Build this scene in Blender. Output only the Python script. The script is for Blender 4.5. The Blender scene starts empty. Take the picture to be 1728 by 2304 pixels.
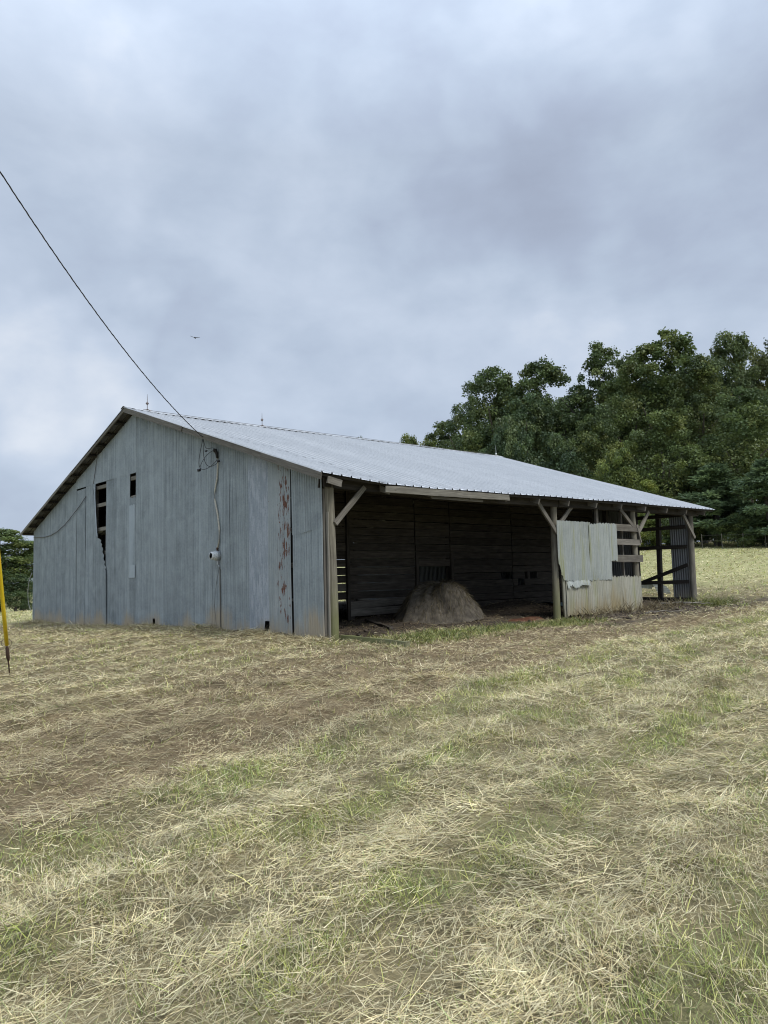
import bpy, math, random
import numpy as np
from mathutils import Vector, Matrix
rng = np.random.default_rng(11)
random.seed(11)
scene = bpy.context.scene
COL = scene.collection
R_ = math.radians

# ------------------------------------------------------------------ camera
CAM = np.array([-8.687, -11.369, 1.026])
YAW, PITCH, ROLL = 0.83798, 0.09046, -0.02682
fw = np.array([math.cos(PITCH)*math.cos(YAW), math.cos(PITCH)*math.sin(YAW), math.sin(PITCH)])
rt = np.cross(fw, [0, 0, 1]); rt /= np.linalg.norm(rt)
up = np.cross(rt, fw)
rt, up = rt*math.cos(ROLL) + up*math.sin(ROLL), -rt*math.sin(ROLL) + up*math.cos(ROLL)
cd = bpy.data.cameras.new("camera")
cam = bpy.data.objects.new("camera", cd); COL.objects.link(cam)
cd.sensor_fit = 'VERTICAL'; cd.sensor_height = 24.0; cd.lens = 24.0*1730/2304
cd.clip_start = 0.05; cd.clip_end = 3000
cam.matrix_world = Matrix(((rt[0], up[0], -fw[0], CAM[0]), (rt[1], up[1], -fw[1], CAM[1]),
                           (rt[2], up[2], -fw[2], CAM[2]), (0, 0, 0, 1)))
scene.camera = cam

# ------------------------------------------------------------------ node helper
class NT:
    def __init__(s, tree):
        s.t = tree; s.n = tree.nodes; s.l = tree.links
    def node(s, typ, **kw):
        n = s.n.new(typ)
        for k, v in kw.items(): setattr(n, k, v)
        return n
    def put(s, sock, v):
        if hasattr(v, 'is_output') or isinstance(v, bpy.types.NodeSocket): s.l.new(v, sock)
        elif v is not None:
            if isinstance(v, (tuple, list)) and sock.type == 'RGBA' and len(v) == 3: v = (*v, 1)
            sock.default_value = v
    def math(s, op, a, b=None, c=None, clamp=False):
        n = s.node('ShaderNodeMath', operation=op, use_clamp=clamp)
        s.put(n.inputs[0], a)
        if b is not None: s.put(n.inputs[1], b)
        if c is not None: s.put(n.inputs[2], c)
        return n.outputs[0]
    def vmath(s, op, a, b=None):
        n = s.node('ShaderNodeVectorMath', operation=op)
        s.put(n.inputs[0], a)
        if b is not None: s.put(n.inputs[1], b)
        return n.outputs['Value'] if op in ('DOT_PRODUCT', 'LENGTH') else n.outputs[0]
    def noise(s, vec, scale, detail=3, rough=.5, dist=0, color=False):
        n = s.node('ShaderNodeTexNoise')
        s.put(n.inputs['Vector'], vec); s.put(n.inputs['Scale'], scale); s.put(n.inputs['Detail'], detail)
        s.put(n.inputs['Roughness'], rough); s.put(n.inputs['Distortion'], dist)
        return n.outputs['Color' if color else 'Fac']
    def mapping(s, vec, scale=(1, 1, 1), loc=(0, 0, 0), rot=(0, 0, 0)):
        n = s.node('ShaderNodeMapping'); s.put(n.inputs['Vector'], vec)
        n.inputs['Scale'].default_value = scale; n.inputs['Location'].default_value = loc; n.inputs['Rotation'].default_value = rot
        return n.outputs[0]
    def ramp(s, fac, stops, interp='LINEAR'):
        n = s.node('ShaderNodeValToRGB'); s.put(n.inputs[0], fac)
        cr = n.color_ramp; cr.interpolation = interp
        while len(cr.elements) < len(stops): cr.elements.new(.5)
        for e, (p, c) in zip(cr.elements, stops):
            e.position = p; e.color = (*c, 1) if len(c) == 3 else c
        return n.outputs[0]
    def rng(s, v, a, b, c=0., d=1., smooth=True):
        n = s.node('ShaderNodeMapRange', interpolation_type='SMOOTHSTEP' if smooth else 'LINEAR')
        for i, q in enumerate((v, a, b, c, d)): s.put(n.inputs[i], q)
        return n.outputs[0]
    def mix(s, fac, a, b, blend='MIX'):
        n = s.node('ShaderNodeMix', data_type='RGBA', blend_type=blend)
        s.put(n.inputs['Factor'], fac)
        ia = [i for i in n.inputs if i.type == 'RGBA']
        s.put(ia[0], a); s.put(ia[1], b)
        return [o for o in n.outputs if o.type == 'RGBA'][0]
    def bump(s, h, strength=.3, dist=.01):
        n = s.node('ShaderNodeBump'); s.put(n.inputs['Height'], h)
        n.inputs['Strength'].default_value = strength; n.inputs['Distance'].default_value = dist
        return n.outputs[0]

# ------------------------------------------------------------------ sky (overcast cloud deck) and sun
SUN_EL, SUN_AZ = R_(50), R_(-80)        # azimuth measured from +X
world = bpy.data.worlds.new("World"); scene.world = world; world.use_nodes = True
w = NT(world.node_tree); w.n.clear()
out = w.node('ShaderNodeOutputWorld')
sky = w.node('ShaderNodeTexSky'); sky.sky_type = 'NISHITA'; sky.sun_disc = False
sky.sun_elevation = SUN_EL; sky.sun_rotation = math.pi/2 - SUN_AZ
bg1 = w.node('ShaderNodeBackground'); w.put(bg1.inputs[0], sky.outputs[0]); bg1.inputs[1].default_value = .1
tc = w.node('ShaderNodeTexCoord'); D = tc.outputs['Generated']
warp = w.vmath('SCALE', w.vmath('SUBTRACT', w.noise(D, 4.5, 3, .62, 0, True), (.5, .5, .5)), None)
warp.node.inputs['Scale'].default_value = .42
DW = w.vmath('NORMALIZE', w.vmath('ADD', D, warp))
dm = w.mapping(D, (1, 1, 1.5))
n1 = w.noise(dm, 2.4, 5, .52, .15)
n2 = w.noise(w.mapping(D, (1, 1, 1.7), (3.1, 1.7, .4)), 6.0, 5, .55, .15)
f = w.math('SUBTRACT', w.math('ADD', w.math('MULTIPLY', n1, .52), w.math('MULTIPLY', n2, .50)), -.035)
def blob(d, r0, r1, amt):
    v = w.rng(w.vmath('DOT_PRODUCT', DW, d), math.cos(R_(r1)), math.cos(R_(r0)), 0, 1)
    return w.math('MULTIPLY', v, amt)
for d, r0, r1, amt in [((.79, .37, .485), 3, 15, -.17), ((.70, .538, .47), 1, 10, -.07), ((.687, .442, .577), 1, 7, .12),
                       ((.303, .921, .245), 1, 7, .20), ((.522, .749, .408), 0, 13, .05), ((.609, .739, .288), 0, 12, .08), ((.80, .57, .20), 0, 14, .06),
                       ((.40, .867, .298), 1, 10, -.04), ((.279, .895, .349), 1, 10, -.05), ((.853, .40, .335), 0, 12, .06)]:
    f = w.math('ADD', f, blob(d, r0, r1, amt))
sep = w.node('ShaderNodeSeparateXYZ'); w.put(sep.inputs[0], D)
f = w.math('ADD', f, w.rng(sep.outputs[2], .0, .9, -.01, .05, False))
cloud = w.ramp(f, [(.24, (.37, .425, .545)), (.40, (.425, .495, .63)), (.52, (.485, .57, .705)), (.64, (.565, .65, .785)), (.80, (.73, .79, .885))])
bg2 = w.node('ShaderNodeBackground'); w.put(bg2.inputs[0], cloud); w.put(bg2.inputs[1], w.rng(sep.outputs[2], .50, 1.0, .705, 1.75, False))
ms = w.node('ShaderNodeMixShader'); ms.inputs[0].default_value = .97
w.l.new(bg1.outputs[0], ms.inputs[1]); w.l.new(bg2.outputs[0], ms.inputs[2]); w.l.new(ms.outputs[0], out.inputs[0])

sl = bpy.data.lights.new("sun", 'SUN'); sl.energy = 1.5; sl.angle = R_(14); sl.color = (1, .95, .87)
so = bpy.data.objects.new("sun", sl); COL.objects.link(so)
sd = Vector((math.cos(SUN_EL)*math.cos(SUN_AZ), math.cos(SUN_EL)*math.sin(SUN_AZ), math.sin(SUN_EL)))
so.rotation_euler = sd.to_track_quat('Z', 'Y').to_euler(); so.location = (0, -20, 40)
scene.view_settings.view_transform = 'Standard'; scene.view_settings.look = 'None'
scene.view_settings.exposure = .52; scene.view_settings.gamma = 1
scene.view_settings.use_curve_mapping = False
scene.render.engine = 'CYCLES'; scene.cycles.pixel_filter_type = 'BLACKMAN_HARRIS'; scene.cycles.filter_width = 1.1; scene.cycles.use_denoising = True; scene.cycles.denoiser = 'OPENIMAGEDENOISE'; scene.cycles.denoising_prefilter = 'ACCURATE'
scene.cycles.max_bounces = 4; scene.cycles.diffuse_bounces = 2; scene.cycles.glossy_bounces = 2; scene.cycles.transmission_bounces = 2

# ------------------------------------------------------------------ noise and terrain
def _hash(ix, iy, s):
    h = (ix.astype(np.int64)*374761393 + iy.astype(np.int64)*668265263 + s*1442695041) & 0xffffffff
    h = ((h ^ (h >> 13))*1274126177) & 0xffffffff
    return ((h ^ (h >> 16)) & 0xffffff)/float(0xffffff)
def vnoise(x, y, s=0):
    x = np.asarray(x, float); y = np.asarray(y, float)
    ix = np.floor(x); iy = np.floor(y); fx = x-ix; fy = y-iy
    fx = fx*fx*(3-2*fx); fy = fy*fy*(3-2*fy)
    a = _hash(ix, iy, s); b = _hash(ix+1, iy, s); c = _hash(ix, iy+1, s); d = _hash(ix+1, iy+1, s)
    return a+(b-a)*fx+(c-a)*fy+(a-b-c+d)*fx*fy
def fbm(x, y, s=0, o=4):
    t = 0; amp = .5; tot = 0
    for i in range(o):
        t = t+amp*vnoise(x, y, s+i*17); tot += amp; x = x*2.03+3.7; y = y*2.03+1.3; amp *= .5
    return t/tot
def sstep(v, a, b):
    t = np.clip((v-a)/(b-a), 0, 1); return t*t*(3-2*t)
CP = np.array([(-8.7, -11.4, -.56), (-5, 1.4, -.22), (0, 0, -.05), (0, 4, .05), (0, 8, .0), (0, 12, -.06), (0, 16.2, -.1),
    (7.2, -.1, -.03), (11, 0, .06), (14.3, 0, .1), (6, 3.4, .2), (13, 3.4, .25), (3, 2, .06), (7, 8, .1), (7, 14, .05), (-3, -5, -.27),
    (3, -5, -.2), (-12, -5, -.5), (-5, -14, -.6), (0, -12, -.45), (56.4, 14.3, 3.3), (52.8, 22, 3.5), (70, 32, 4.4), (75, 21.7, 4.0),
    (18, -2, .25), (25, 1, .8), (38, 7, 1.95), (40, -15, 1.3), (10, -10, -.25), (20, -22, .2), (-8, 20, -.45), (10.6, 56, -.75),
    (14.7, 70, -1.25), (-30, 60, -2), (-22, 0, -.8), (-22, -28, -1.4), (16, 20, .1), (16, 3, .28), (40, 40, 1.9), (90, 90, 4.2), (30, 70, .4),
    (150, 20, 7), (120, -60, 4), (0, 140, -2.5), (-120, 0, -4), (0, -120, -3), (-100, 140, -5), (140, 140, 5)])
def _tps(r): return r
_d = np.linalg.norm(CP[:, None, :2]-CP[None, :, :2], axis=2)
_n = len(CP)
_A = np.zeros((_n+3, _n+3)); _A[:_n, :_n] = _tps(_d)-np.eye(_n)*.15
_A[:_n, _n] = 1; _A[:_n, _n+1:] = CP[:, :2]; _A[_n, :_n] = 1; _A[_n+1:, :_n] = CP[:, :2].T
_W = np.linalg.solve(_A, np.concatenate([CP[:, 2], np.zeros(3)]))
BUMPS = [(-.35, 1.95, .12, .42, .5), (-.3, 4.0, .07, .3, .6), (-.35, 13.3, .10, .3, .6), (-.3, 14.9, .10, .3, .6), (-.35, 6.4, .05, .3, .8),
         (8.9, 2.7, .26, 1.3, .55), (4.1, 2.9, .10, .6, .4), (11.6, -.5, .10, .9, .4), (9, -.55, .08, 1.2, .35), (13.2, 1.5, .08, .8, .5),
         (-.5, .9, .05, .3, .4), (-.35, .45, -.10, .2, .3)]
def terr(x, y):
    x = np.asarray(x, float); y = np.asarray(y, float); sh = x.shape
    X = x.ravel(); Y = y.ravel(); z = _W[_n]+_W[_n+1]*X+_W[_n+2]*Y
    for i in range(_n): z = z+_W[i]*np.hypot(X-CP[i, 0], Y-CP[i, 1])
    near = np.exp(-((X-2)**2+(Y+3)**2)/25**2)
    z = z+near*((fbm(X*1.7, Y*1.7, 3, 4)-.5)*.11 + (fbm(X*.45, Y*.45, 9, 3)-.5)*.10 + (fbm(X*3.6, Y*3.6, 41, 2)-.5)*.075*(1-sstep(X, -.6, -.1)*sstep(Y, -.8, -.2)))+(1-near)*(fbm(X*.12, Y*.12, 21, 4)-.5)*.5
    s = swath(X, Y)
    outside = sstep(-Y, .3, 1.5)*near+sstep(-X, .3, 1.5)*near*sstep(Y, -1, 0)
    z = z+np.clip(outside, 0, 1)*.035*np.sin(s*2*math.pi/1.15+3*fbm(X*.5, Y*.5, 77, 2))
    for bx, by, h, rx, ry in BUMPS: z = z+h*np.exp(-((X-bx)/rx)**2-((Y-by)/ry)**2)
    return z.reshape(sh)
def swath(x, y):
    return y-np.interp(x, [-30, -7.3, -4.1, -1.5, 4, 10, 40], [-12, -6.4, -5.8, -5.15, -3.9, -3.5, 2])
def T(x, y): return float(terr(np.array([x]), np.array([y]))[0])

def zones(x, y):
    """weights of brown thatch, green, pale straw, bare dirt at ground points"""
    s = swath(x, y)
    nz = fbm(x*.9, y*.9, 31, 4)-.5; n2 = fbm(x*2.3, y*2.3, 57, 3)-.5
    brown = sstep(s+nz*1.8, -.25, .7)*(1-sstep(x+nz*4, 10, 16))*(1-.5*sstep(s+nz*2, 2.6, 4.6))
    far = sstep(np.hypot(x-2, y+2)+nz*6, 15, 24)
    brown = brown*(1-far)
    green = np.clip(.24+.9*sstep(np.sin(s*2*math.pi/1.15+4*nz+2.4)+n2*2.6+nz*2.0, .35, 1.5)*.75, 0, 1)*(1-brown*.82)
    green = np.maximum(green, np.exp(-((s+.35)/.38)**2)*(.55+1.3*n2))
    green = np.maximum(green, sstep(y+nz*.8, -1.7, -1.2)*(1-sstep(y+nz*.6, -.55, -.2))*sstep(x, .9, 1.6)*(1-sstep(x, 5.8, 7.4))*1.0)
    inside = sstep(y+nz*.5, -.55, .1)*sstep(x, .0, .25)*(1-sstep(x, 14.6, 15.4))*(1-sstep(y, 16, 16.6))
    mud = sstep(x+nz*2, 6.8, 8)*(1-sstep(x+nz*3, 14.5, 17))*sstep(y+nz, -1.65, -.9)
    track = np.exp(-((y-np.interp(x, [0, 6, 12, 20, 30], [-2.2, -2.0, -1.55, -1.8, -2.5])+nz*.8)/.55)**2)*sstep(x, 3, 8)*(1-sstep(x, 22, 30))*.9
    dirt = np.clip(np.maximum(np.maximum(inside, mud*(1-sstep(y, .2, .6))), track), 0, 1)*(1-sstep(x, 15.5, 17)*sstep(y, .0, 1.5))
    return np.clip(brown, 0, 1), np.clip(green, 0, 1), dirt, far

# ------------------------------------------------------------------ materials
MATS = {}
def newmat(name):
    m = bpy.data.materials.new(name); m.use_nodes = True
    t = NT(m.node_tree); b = [n for n in t.n if n.type == 'BSDF_PRINCIPLED'][0]
    MATS[name] = m
    return m, t, b
def setb(t, b, color=None, rough=None, metal=None, spec=None, normal=None):
    if color is not None: t.put(b.inputs['Base Color'], color)
    if rough is not None: t.put(b.inputs['Roughness'], rough)
    if metal is not None: t.put(b.inputs['Metallic'], metal)
    if spec is not None: t.put(b.inputs['Specular IOR Level'], spec)
    if normal is not None: t.put(b.inputs['Normal'], normal)

def plain(name, c, rough=.6, metal=0., var=.25, scale=30):
    m, t, b = newmat(name)
    o = t.node('ShaderNodeTexCoord').outputs['Object']
    n = t.noise(o, scale, 4)
    setb(t, b, t.mix(1.0, c, t.ramp(n, [(.25, (1-var,)*3), (.75, (1+var,)*3)]), 'MULTIPLY'), rough, metal, .3)
    return m

def galv(name, dark, light, metal=.35, rough=.46, mudz=.5, mudamt=1.0, rust=0, oxide=0, green=0, under=False, mudcol=(.43, .36, .255)):
    m, t, b = newmat(name)
    o = t.node('ShaderNodeTexCoord').outputs['Object']
    sep = t.node('ShaderNodeSeparateXYZ'); t.put(sep.inputs[0], o)
    x, y, z = sep.outputs
    oi = t.node('ShaderNodeObjectInfo').outputs['Random']
    streak = t.noise(t.mapping(o, (13, 13, .3)), 1.6, 6, .68)
    blot = t.noise(o, 2.3, 5, .6, .4)
    spang = t.noise(o, 26, 2)
    v = t.math('ADD', t.math('MULTIPLY', streak, .5), t.math('MULTIPLY', blot, .35))
    v = t.math('ADD', v, t.math('MULTIPLY', spang, .15))
    v = t.math('ADD', v, t.math('MULTIPLY', t.math('SUBTRACT', oi, .5), .09))
    c = t.ramp(v, [(.32, dark), (.66, light)])
    # thin dark run marks
    run = t.rng(t.noise(t.mapping(o, (22, 22, .22)), 1.0, 3, .6), .64, .76)
    c = t.mix(t.math('MULTIPLY', run, .28), c, (.16, .165, .16))
    metalv = metal
    if oxide:
        ox = t.rng(t.math('ADD', t.noise(t.mapping(o, (6, 6, 1.2)), 1.5, 6, .7), t.math('MULTIPLY', t.noise(o, 30, 3), .25)), .56, .74)
        c = t.mix(t.math('MULTIPLY', ox, oxide), c, (.47, .50, .54))
        rs = t.rng(t.noise(t.mapping(o, (11, 11, .9)), 1.3, 4, .6), .70, .74)
        c = t.mix(t.math('MULTIPLY', rs, .8), c, (.17, .065, .04))
    if rust:
        band = t.rng(t.math('ABSOLUTE', t.math('SUBTRACT', y, 1.22)), .10, .34, 1., 0.)
        rn = t.math('ADD', t.noise(t.mapping(o, (16, 30, 4.5)), 1.0, 4, .65), t.math('MULTIPLY', t.noise(o, 1.6, 3), .18))
        zz = t.math('MULTIPLY', t.math('ABSOLUTE', t.math('SUBTRACT', z, 2.15)), .055)
        rm = t.rng(t.math('SUBTRACT', t.math('ADD', rn, t.math('MULTIPLY', band, .16)), zz), .742, .785)
        c = t.mix(rm, c, t.ramp(t.noise(o, 60, 2), [(.3, (.07, .035, .025)), (.7, (.20, .075, .04))]))
        metalv = t.math('MULTIPLY', t.math('SUBTRACT', 1., rm), metal)
    if green:
        gm = t.rng(t.noise(t.mapping(o, (5, 5, .5)), 1.0, 4, .6), .5, .72)
        c = t.mix(t.math('MULTIPLY', gm, green), c, (.30, .31, .16))
    if mudamt:
        big = t.noise(t.mapping(o, (1, 1, .15)), .9, 2)
        mm = t.math('ADD', t.rng(z, mudz*1.25, 0., 0., 1., False), t.math('MULTIPLY', t.math('SUBTRACT', big, .56), 2.4))
        mm = t.math('ADD', mm, t.math('MULTIPLY', t.math('SUBTRACT', t.noise(t.mapping(o, (14, 14, 2)), 1, 4), .5), .7))
        mm = t.rng(mm, .25, 1.0)
        for sy, sw, sh in ((3.85, .75, .55), (.3, .55, .5), (14.6, .4, .3), (15.8, .5, .35), (10.6, .8, .22)):
            q = t.math('ADD', t.math('POWER', t.math('DIVIDE', t.math('SUBTRACT', y, sy), sw), 2.), t.math('POWER', t.math('DIVIDE', z, sh*1.5), 2.))
            q = t.math('ADD', q, t.math('MULTIPLY', t.math('SUBTRACT', t.noise(t.mapping(o, (9, 9, 1.5)), 1, 4), .5), 1.6))
            mm = t.math('MAXIMUM', mm, t.rng(q, 1.15, .0, 0., .85))
        mm = t.math('MULTIPLY', mm, mudamt)
        mm = t.math('MULTIPLY', mm, t.rng(z, mudz*1.5, mudz*.7))
        c = t.mix(mm, c, mudcol)
        metalv = t.math('MULTIPLY', t.math('SUBTRACT', 1., mm), metalv)
        setb(t, b, None, t.math('ADD', rough, t.math('MULTIPLY', mm, .35)))
    else: setb(t, b, None, rough)
    if under:                                            # darker, non-metallic colour on the underside
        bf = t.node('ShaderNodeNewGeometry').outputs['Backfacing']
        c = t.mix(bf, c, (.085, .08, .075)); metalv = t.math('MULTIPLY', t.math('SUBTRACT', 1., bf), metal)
    setb(t, b, c, None, metalv, .35, t.bump(t.noise(o, 7, 3), .12, .01))
    return m
galv('galvanised', (.165, .190, .200), (.40, .445, .46), metal=.22, rough=.46)
galv('galvanised_pale', (.31, .36, .39), (.43, .475, .50), metal=.22)
galv('galvanised_rusty', (.25, .285, .295), (.42, .45, .455), metal=.22, rust=1)
galv('galvanised_oxidised', (.25, .285, .32), (.38, .42, .455), metal=.22, oxide=.75)
galv('tin_pale', (.27, .295, .285), (.46, .49, .465), metal=.3, rough=.5, mudamt=0, green=.85)
galv('tin_muddy', (.27, .27, .22), (.46, .45, .38), metal=.1, rough=.7, mudz=.95, mudamt=1.0, green=.8, mudcol=(.29, .235, .125))
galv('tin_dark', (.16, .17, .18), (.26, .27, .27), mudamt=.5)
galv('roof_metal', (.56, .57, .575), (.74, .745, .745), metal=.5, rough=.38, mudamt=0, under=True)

def wood(name, a, b_, c_, green=0., rough=.85):
    m, t, b = newmat(name)
    tcn = t.node('ShaderNodeTexCoord'); uv = tcn.outputs['UV']
    oi = t.node('ShaderNodeObjectInfo').outputs['Random']
    off = t.node('ShaderNodeCombineXYZ'); t.put(off.inputs[0], t.math('MULTIPLY', oi, 37.)); t.put(off.inputs[1], t.math('MULTIPLY', oi, 11.))
    v = t.vmath('ADD', uv, off.outputs[0])
    g = t.noise(t.mapping(v, (1.6, 42, 1)), 1.0, 5, .62, .6)
    k = t.noise(t.mapping(v, (3, 9, 1)), 1.0, 3, .5)
    kn = t.rng(t.noise(t.mapping(v, (4.5, 11, 1), (5, 3, 0)), 1.0, 1, .4), .74, .80)
    f = t.math('ADD', t.math('MULTIPLY', g, .65), t.math('MULTIPLY', k, .35))
    f = t.math('ADD', f, t.math('MULTIPLY', t.math('SUBTRACT', oi, .5), .14))
    col = t.ramp(f, [(.3, a), (.5, b_), (.7, c_)])
    col = t.mix(t.math('MULTIPLY', kn, .7), col, tuple(q*.45 for q in a))
    if green:
        o = tcn.outputs['Object']; sep = t.node('ShaderNodeSeparateXYZ'); t.put(sep.inputs[0], o)
        gm = t.math('MULTIPLY', t.rng(sep.outputs[2], 1.3, .1), t.noise(o, 3, 4))
        col = t.mix(t.math('MULTIPLY', gm, green), col, (.16, .17, .07))
    setb(t, b, col, rough, 0., .2, t.bump(g, .5, .006))
    return m
wood('wood_grey', (.075, .068, .058), (.15, .138, .118), (.26, .243, .212))
wood('wood_pale', (.10, .092, .078), (.19, .178, .15), (.32, .30, .26))
wood('wood_post', (.095, .085, .066), (.185, .17, .133), (.32, .30, .24), green=1.5)
wood('wood_dark', (.022, .020, .018), (.045, .040, .035), (.075, .066, .056))
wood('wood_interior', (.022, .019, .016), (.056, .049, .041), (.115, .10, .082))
wood('bark', (.05, .045, .038), (.10, .09, .075), (.16, .145, .12))
plain('cable_black', (.03, .028, .03), .5)
plain('cable_grey', (.11, .105, .10), .6)
plain('wire_light', (.42, .42, .40), .45, .3)
plain('conduit', (.50, .47, .39), .55)
plain('meter_grey', (.36, .38, .39), .45, .4)
plain('meter_white', (.72, .74, .74), .3)
plain('dial_dark', (.03, .03, .035), .3)
plain('steel_rust', (.10, .065, .05), .75, .3)
plain('rod_metal', (.16, .13, .12), .5, .5)
plain('rod_pale', (.45, .47, .45), .5, .5)
plain('yellow_plastic', (.72, .52, .025), .42, 0, .08)
plain('bird_dark', (.03, .03, .035), .8)
plain('tarp_blue', (.18, .27, .31), .45, 0, .2, 9)
plain('concrete', (.45, .44, .40), .9)
def clay(name, c):
    m, t, b = newmat(name); o = t.node('ShaderNodeTexCoord').outputs['Object']
    setb(t, b, t.mix(t.noise(o, 8, 5), c, tuple(q*.5 for q in c)), .55, 0, .4, t.bump(t.noise(o, 30, 4), .4, .02))
clay('red_clay', (.20, .085, .05))

# ground: colour comes from the vertex colours (what grows or lies where), relief from noise
m, t, b = newmat('ground_cover')
at = t.node('ShaderNodeAttribute', attribute_name='Col').outputs['Color']
o = t.node('ShaderNodeTexCoord').outputs['Object']
fib = t.noise(t.mapping(o, (14, 60, 20), rot=(0, 0, .4)), 1.0, 4, .65, 1.5)
fib2 = t.noise(t.mapping(o, (55, 13, 20), rot=(0, 0, -.3)), 1.0, 4, .65, 1.5)
gr = t.noise(o, 5, 6, .7)
far_ = t.noise(t.mapping(o, (.8, 2.2, 1)), 1.2, 7, .72)
k = t.math('ADD', t.math('MULTIPLY', t.math('MAXIMUM', fib, fib2), .9), t.math('MULTIPLY', t.math('ADD', gr, far_), .45))
setb(t, b, t.mix(1.0, at, t.ramp(k, [(.55, (.35, .33, .30)), (.9, (1.0, 1.0, 1.0)), (1.15, (1.5, 1.5, 1.45))]), 'MULTIPLY'), .95, 0, .1,
     t.bump(k, .7, .03))

def foliage(name, trans=.3, rnd=.35, hue=.0):
    m = bpy.data.materials.new(name); m.use_nodes = True; MATS[name] = m
    t = NT(m.node_tree); t.n.clear()
    o = t.node('ShaderNodeOutputMaterial')
    at = t.node('ShaderNodeAttribute', attribute_name='Col').outputs['Color']
    oi = t.node('ShaderNodeObjectInfo')
    c = at
    if rnd:
        c = t.mix(1.0, at, oi.outputs['Color'], 'MULTIPLY')
    d = t.node('ShaderNodeBsdfDiffuse'); t.put(d.inputs[0], c)
    tr = t.node('ShaderNodeBsdfTranslucent'); t.put(tr.inputs[0], c)
    mx = t.node('ShaderNodeMixShader'); mx.inputs[0].default_value = trans
    t.l.new(d.outputs[0], mx.inputs[1]); t.l.new(tr.outputs[0], mx.inputs[2])
    g = t.node('ShaderNodeBsdfGlossy'); g.inputs['Roughness'].default_value = .45; t.put(g.inputs[0], (.5, .55, .6))
    m2 = t.node('ShaderNodeMixShader'); m2.inputs[0].default_value = .035
    t.l.new(mx.outputs[0], m2.inputs[1]); t.l.new(g.outputs[0], m2.inputs[2])
    t.l.new(m2.outputs[0], o.inputs[0])
    return m
foliage('leaf', .3)
foliage('blade', .12, 0)

# ------------------------------------------------------------------ mesh helpers
def link(o, parent=None, label=None, category=None, group=None, kind=None):
    COL.objects.link(o)
    if parent is not None: o.parent = parent
    tag(o, label, category, group, kind)
    return o
def tag(o, label=None, category=None, group=None, kind=None):
    if label: o['label'] = label
    if category: o['category'] = category
    if group: o['group'] = group
    if kind: o['kind'] = kind
def empty(name, loc=(0, 0, 0), **kw):
    o = bpy.data.objects.new(name, None); o.location = loc; o.empty_display_size = .3
    return link(o, **kw)

class MB:
    def __init__(s): s.v = []; s.f = []; s.uv = []
    def quadgrid(s, pts, uvs=None, closed_u=False):
        """pts[i][j]: grid of points"""
        n = len(pts); mm = len(pts[0]); o = len(s.v)
        for i in range(n):
            for j in range(mm):
                s.v.append(tuple(pts[i][j])); s.uv.append(uvs[i][j] if uvs else (0, 0))
        for i in range(n-1):
            for j in range(mm if closed_u else mm-1):
                j2 = (j+1) % mm
                s.f.append((o+i*mm+j, o+(i+1)*mm+j, o+(i+1)*mm+j2, o+i*mm+j2))
        return o
    def beam(s, p0, p1, w, h, upv=(0, 0, 1), seg=4, jit=.004, taper=1., bow=0.):
        """board from p0 to p1; w across, h along upv; edges slightly uneven"""
        p0 = Vector(p0); p1 = Vector(p1); d = (p1-p0); L = d.length; d.normalize()
        upv = Vector(upv); side = d.cross(upv); side.normalize(); u2 = side.cross(d); u2.normalize()
        rows = []; uvs = []
        for i in range(seg+1):
            a = i/seg; c = p0.lerp(p1, a)+u2*(-bow*4*a*(1-a)); k = 1+(taper-1)*a
            ring = []; uvr = []
            acc = 0
            for q, (sx, sy) in enumerate(((-1, -1), (1, -1), (1, 1), (-1, 1))):
                jx = random.uniform(-jit, jit); jy = random.uniform(-jit, jit)
                ring.append(c+side*(sx*w/2*k+jx)+u2*(sy*h/2*k+jy)+(d*random.uniform(-jit, jit)*2 if i in (0, seg) else Vector()))
                uvr.append((a*L, (q % 4)*.17+acc))
            rows.append(ring); uvs.append(uvr)
        o = s.quadgrid(rows, uvs, True)
        s.f.append((o, o+1, o+2, o+3)); e = o+seg*4; s.f.append((e+3, e+2, e+1, e))
        return s
    def tube(s, pts, r, n=8, cap=True, r2=None):
        pts = [Vector(p) for p in pts]; rows = []; uvs = []; ln = 0
        ref = Vector((0, 0, 1))
        for i, p in enumerate(pts):
            d = (pts[min(i+1, len(pts)-1)]-pts[max(i-1, 0)]).normalized()
            a = d.cross(ref)
            if a.length < .05: a = d.cross(Vector((1, 0, 0)))
            a.normalize(); b = d.cross(a).normalized()
            rr = r[i] if isinstance(r, (list, tuple, np.ndarray)) else r
            if i: ln += (pts[i]-pts[i-1]).length
            rows.append([p+(a*math.cos(2*math.pi*k/n)+b*math.sin(2*math.pi*k/n))*rr for k in range(n)])
            uvs.append([(ln, k/n*.3) for k in range(n)])
        o = s.quadgrid(rows, uvs, True)
        if cap:
            s.f.append(tuple(o+k for k in range(n))); e = o+(len(pts)-1)*n
            s.f.append(tuple(e+n-1-k for k in range(n)))
        return s
    def box(s, c, size, **kw):
        c = Vector(c); return s.beam(c-Vector((size[0]/2, 0, 0)), c+Vector((size[0]/2, 0, 0)), size[1], size[2], **kw)
    def build(s, name, mat, parent=None, smooth=False, **kw):
        me = bpy.data.meshes.new(name); me.from_pydata(s.v, [], s.f); me.update()
        uvl = me.uv_layers.new(name='UVMap')
        li = np.zeros(len(me.loops), np.int32); me.loops.foreach_get('vertex_index', li)
        uvl.data.foreach_set('uv', np.array(s.uv, np.float32)[li].ravel())
        if smooth: me.polygons.foreach_set('use_smooth', np.ones(len(me.polygons), bool))
        me.materials.append(MATS[mat])
        o = bpy.data.objects.new(name, me)
        return link(o, parent, **kw)

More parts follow.
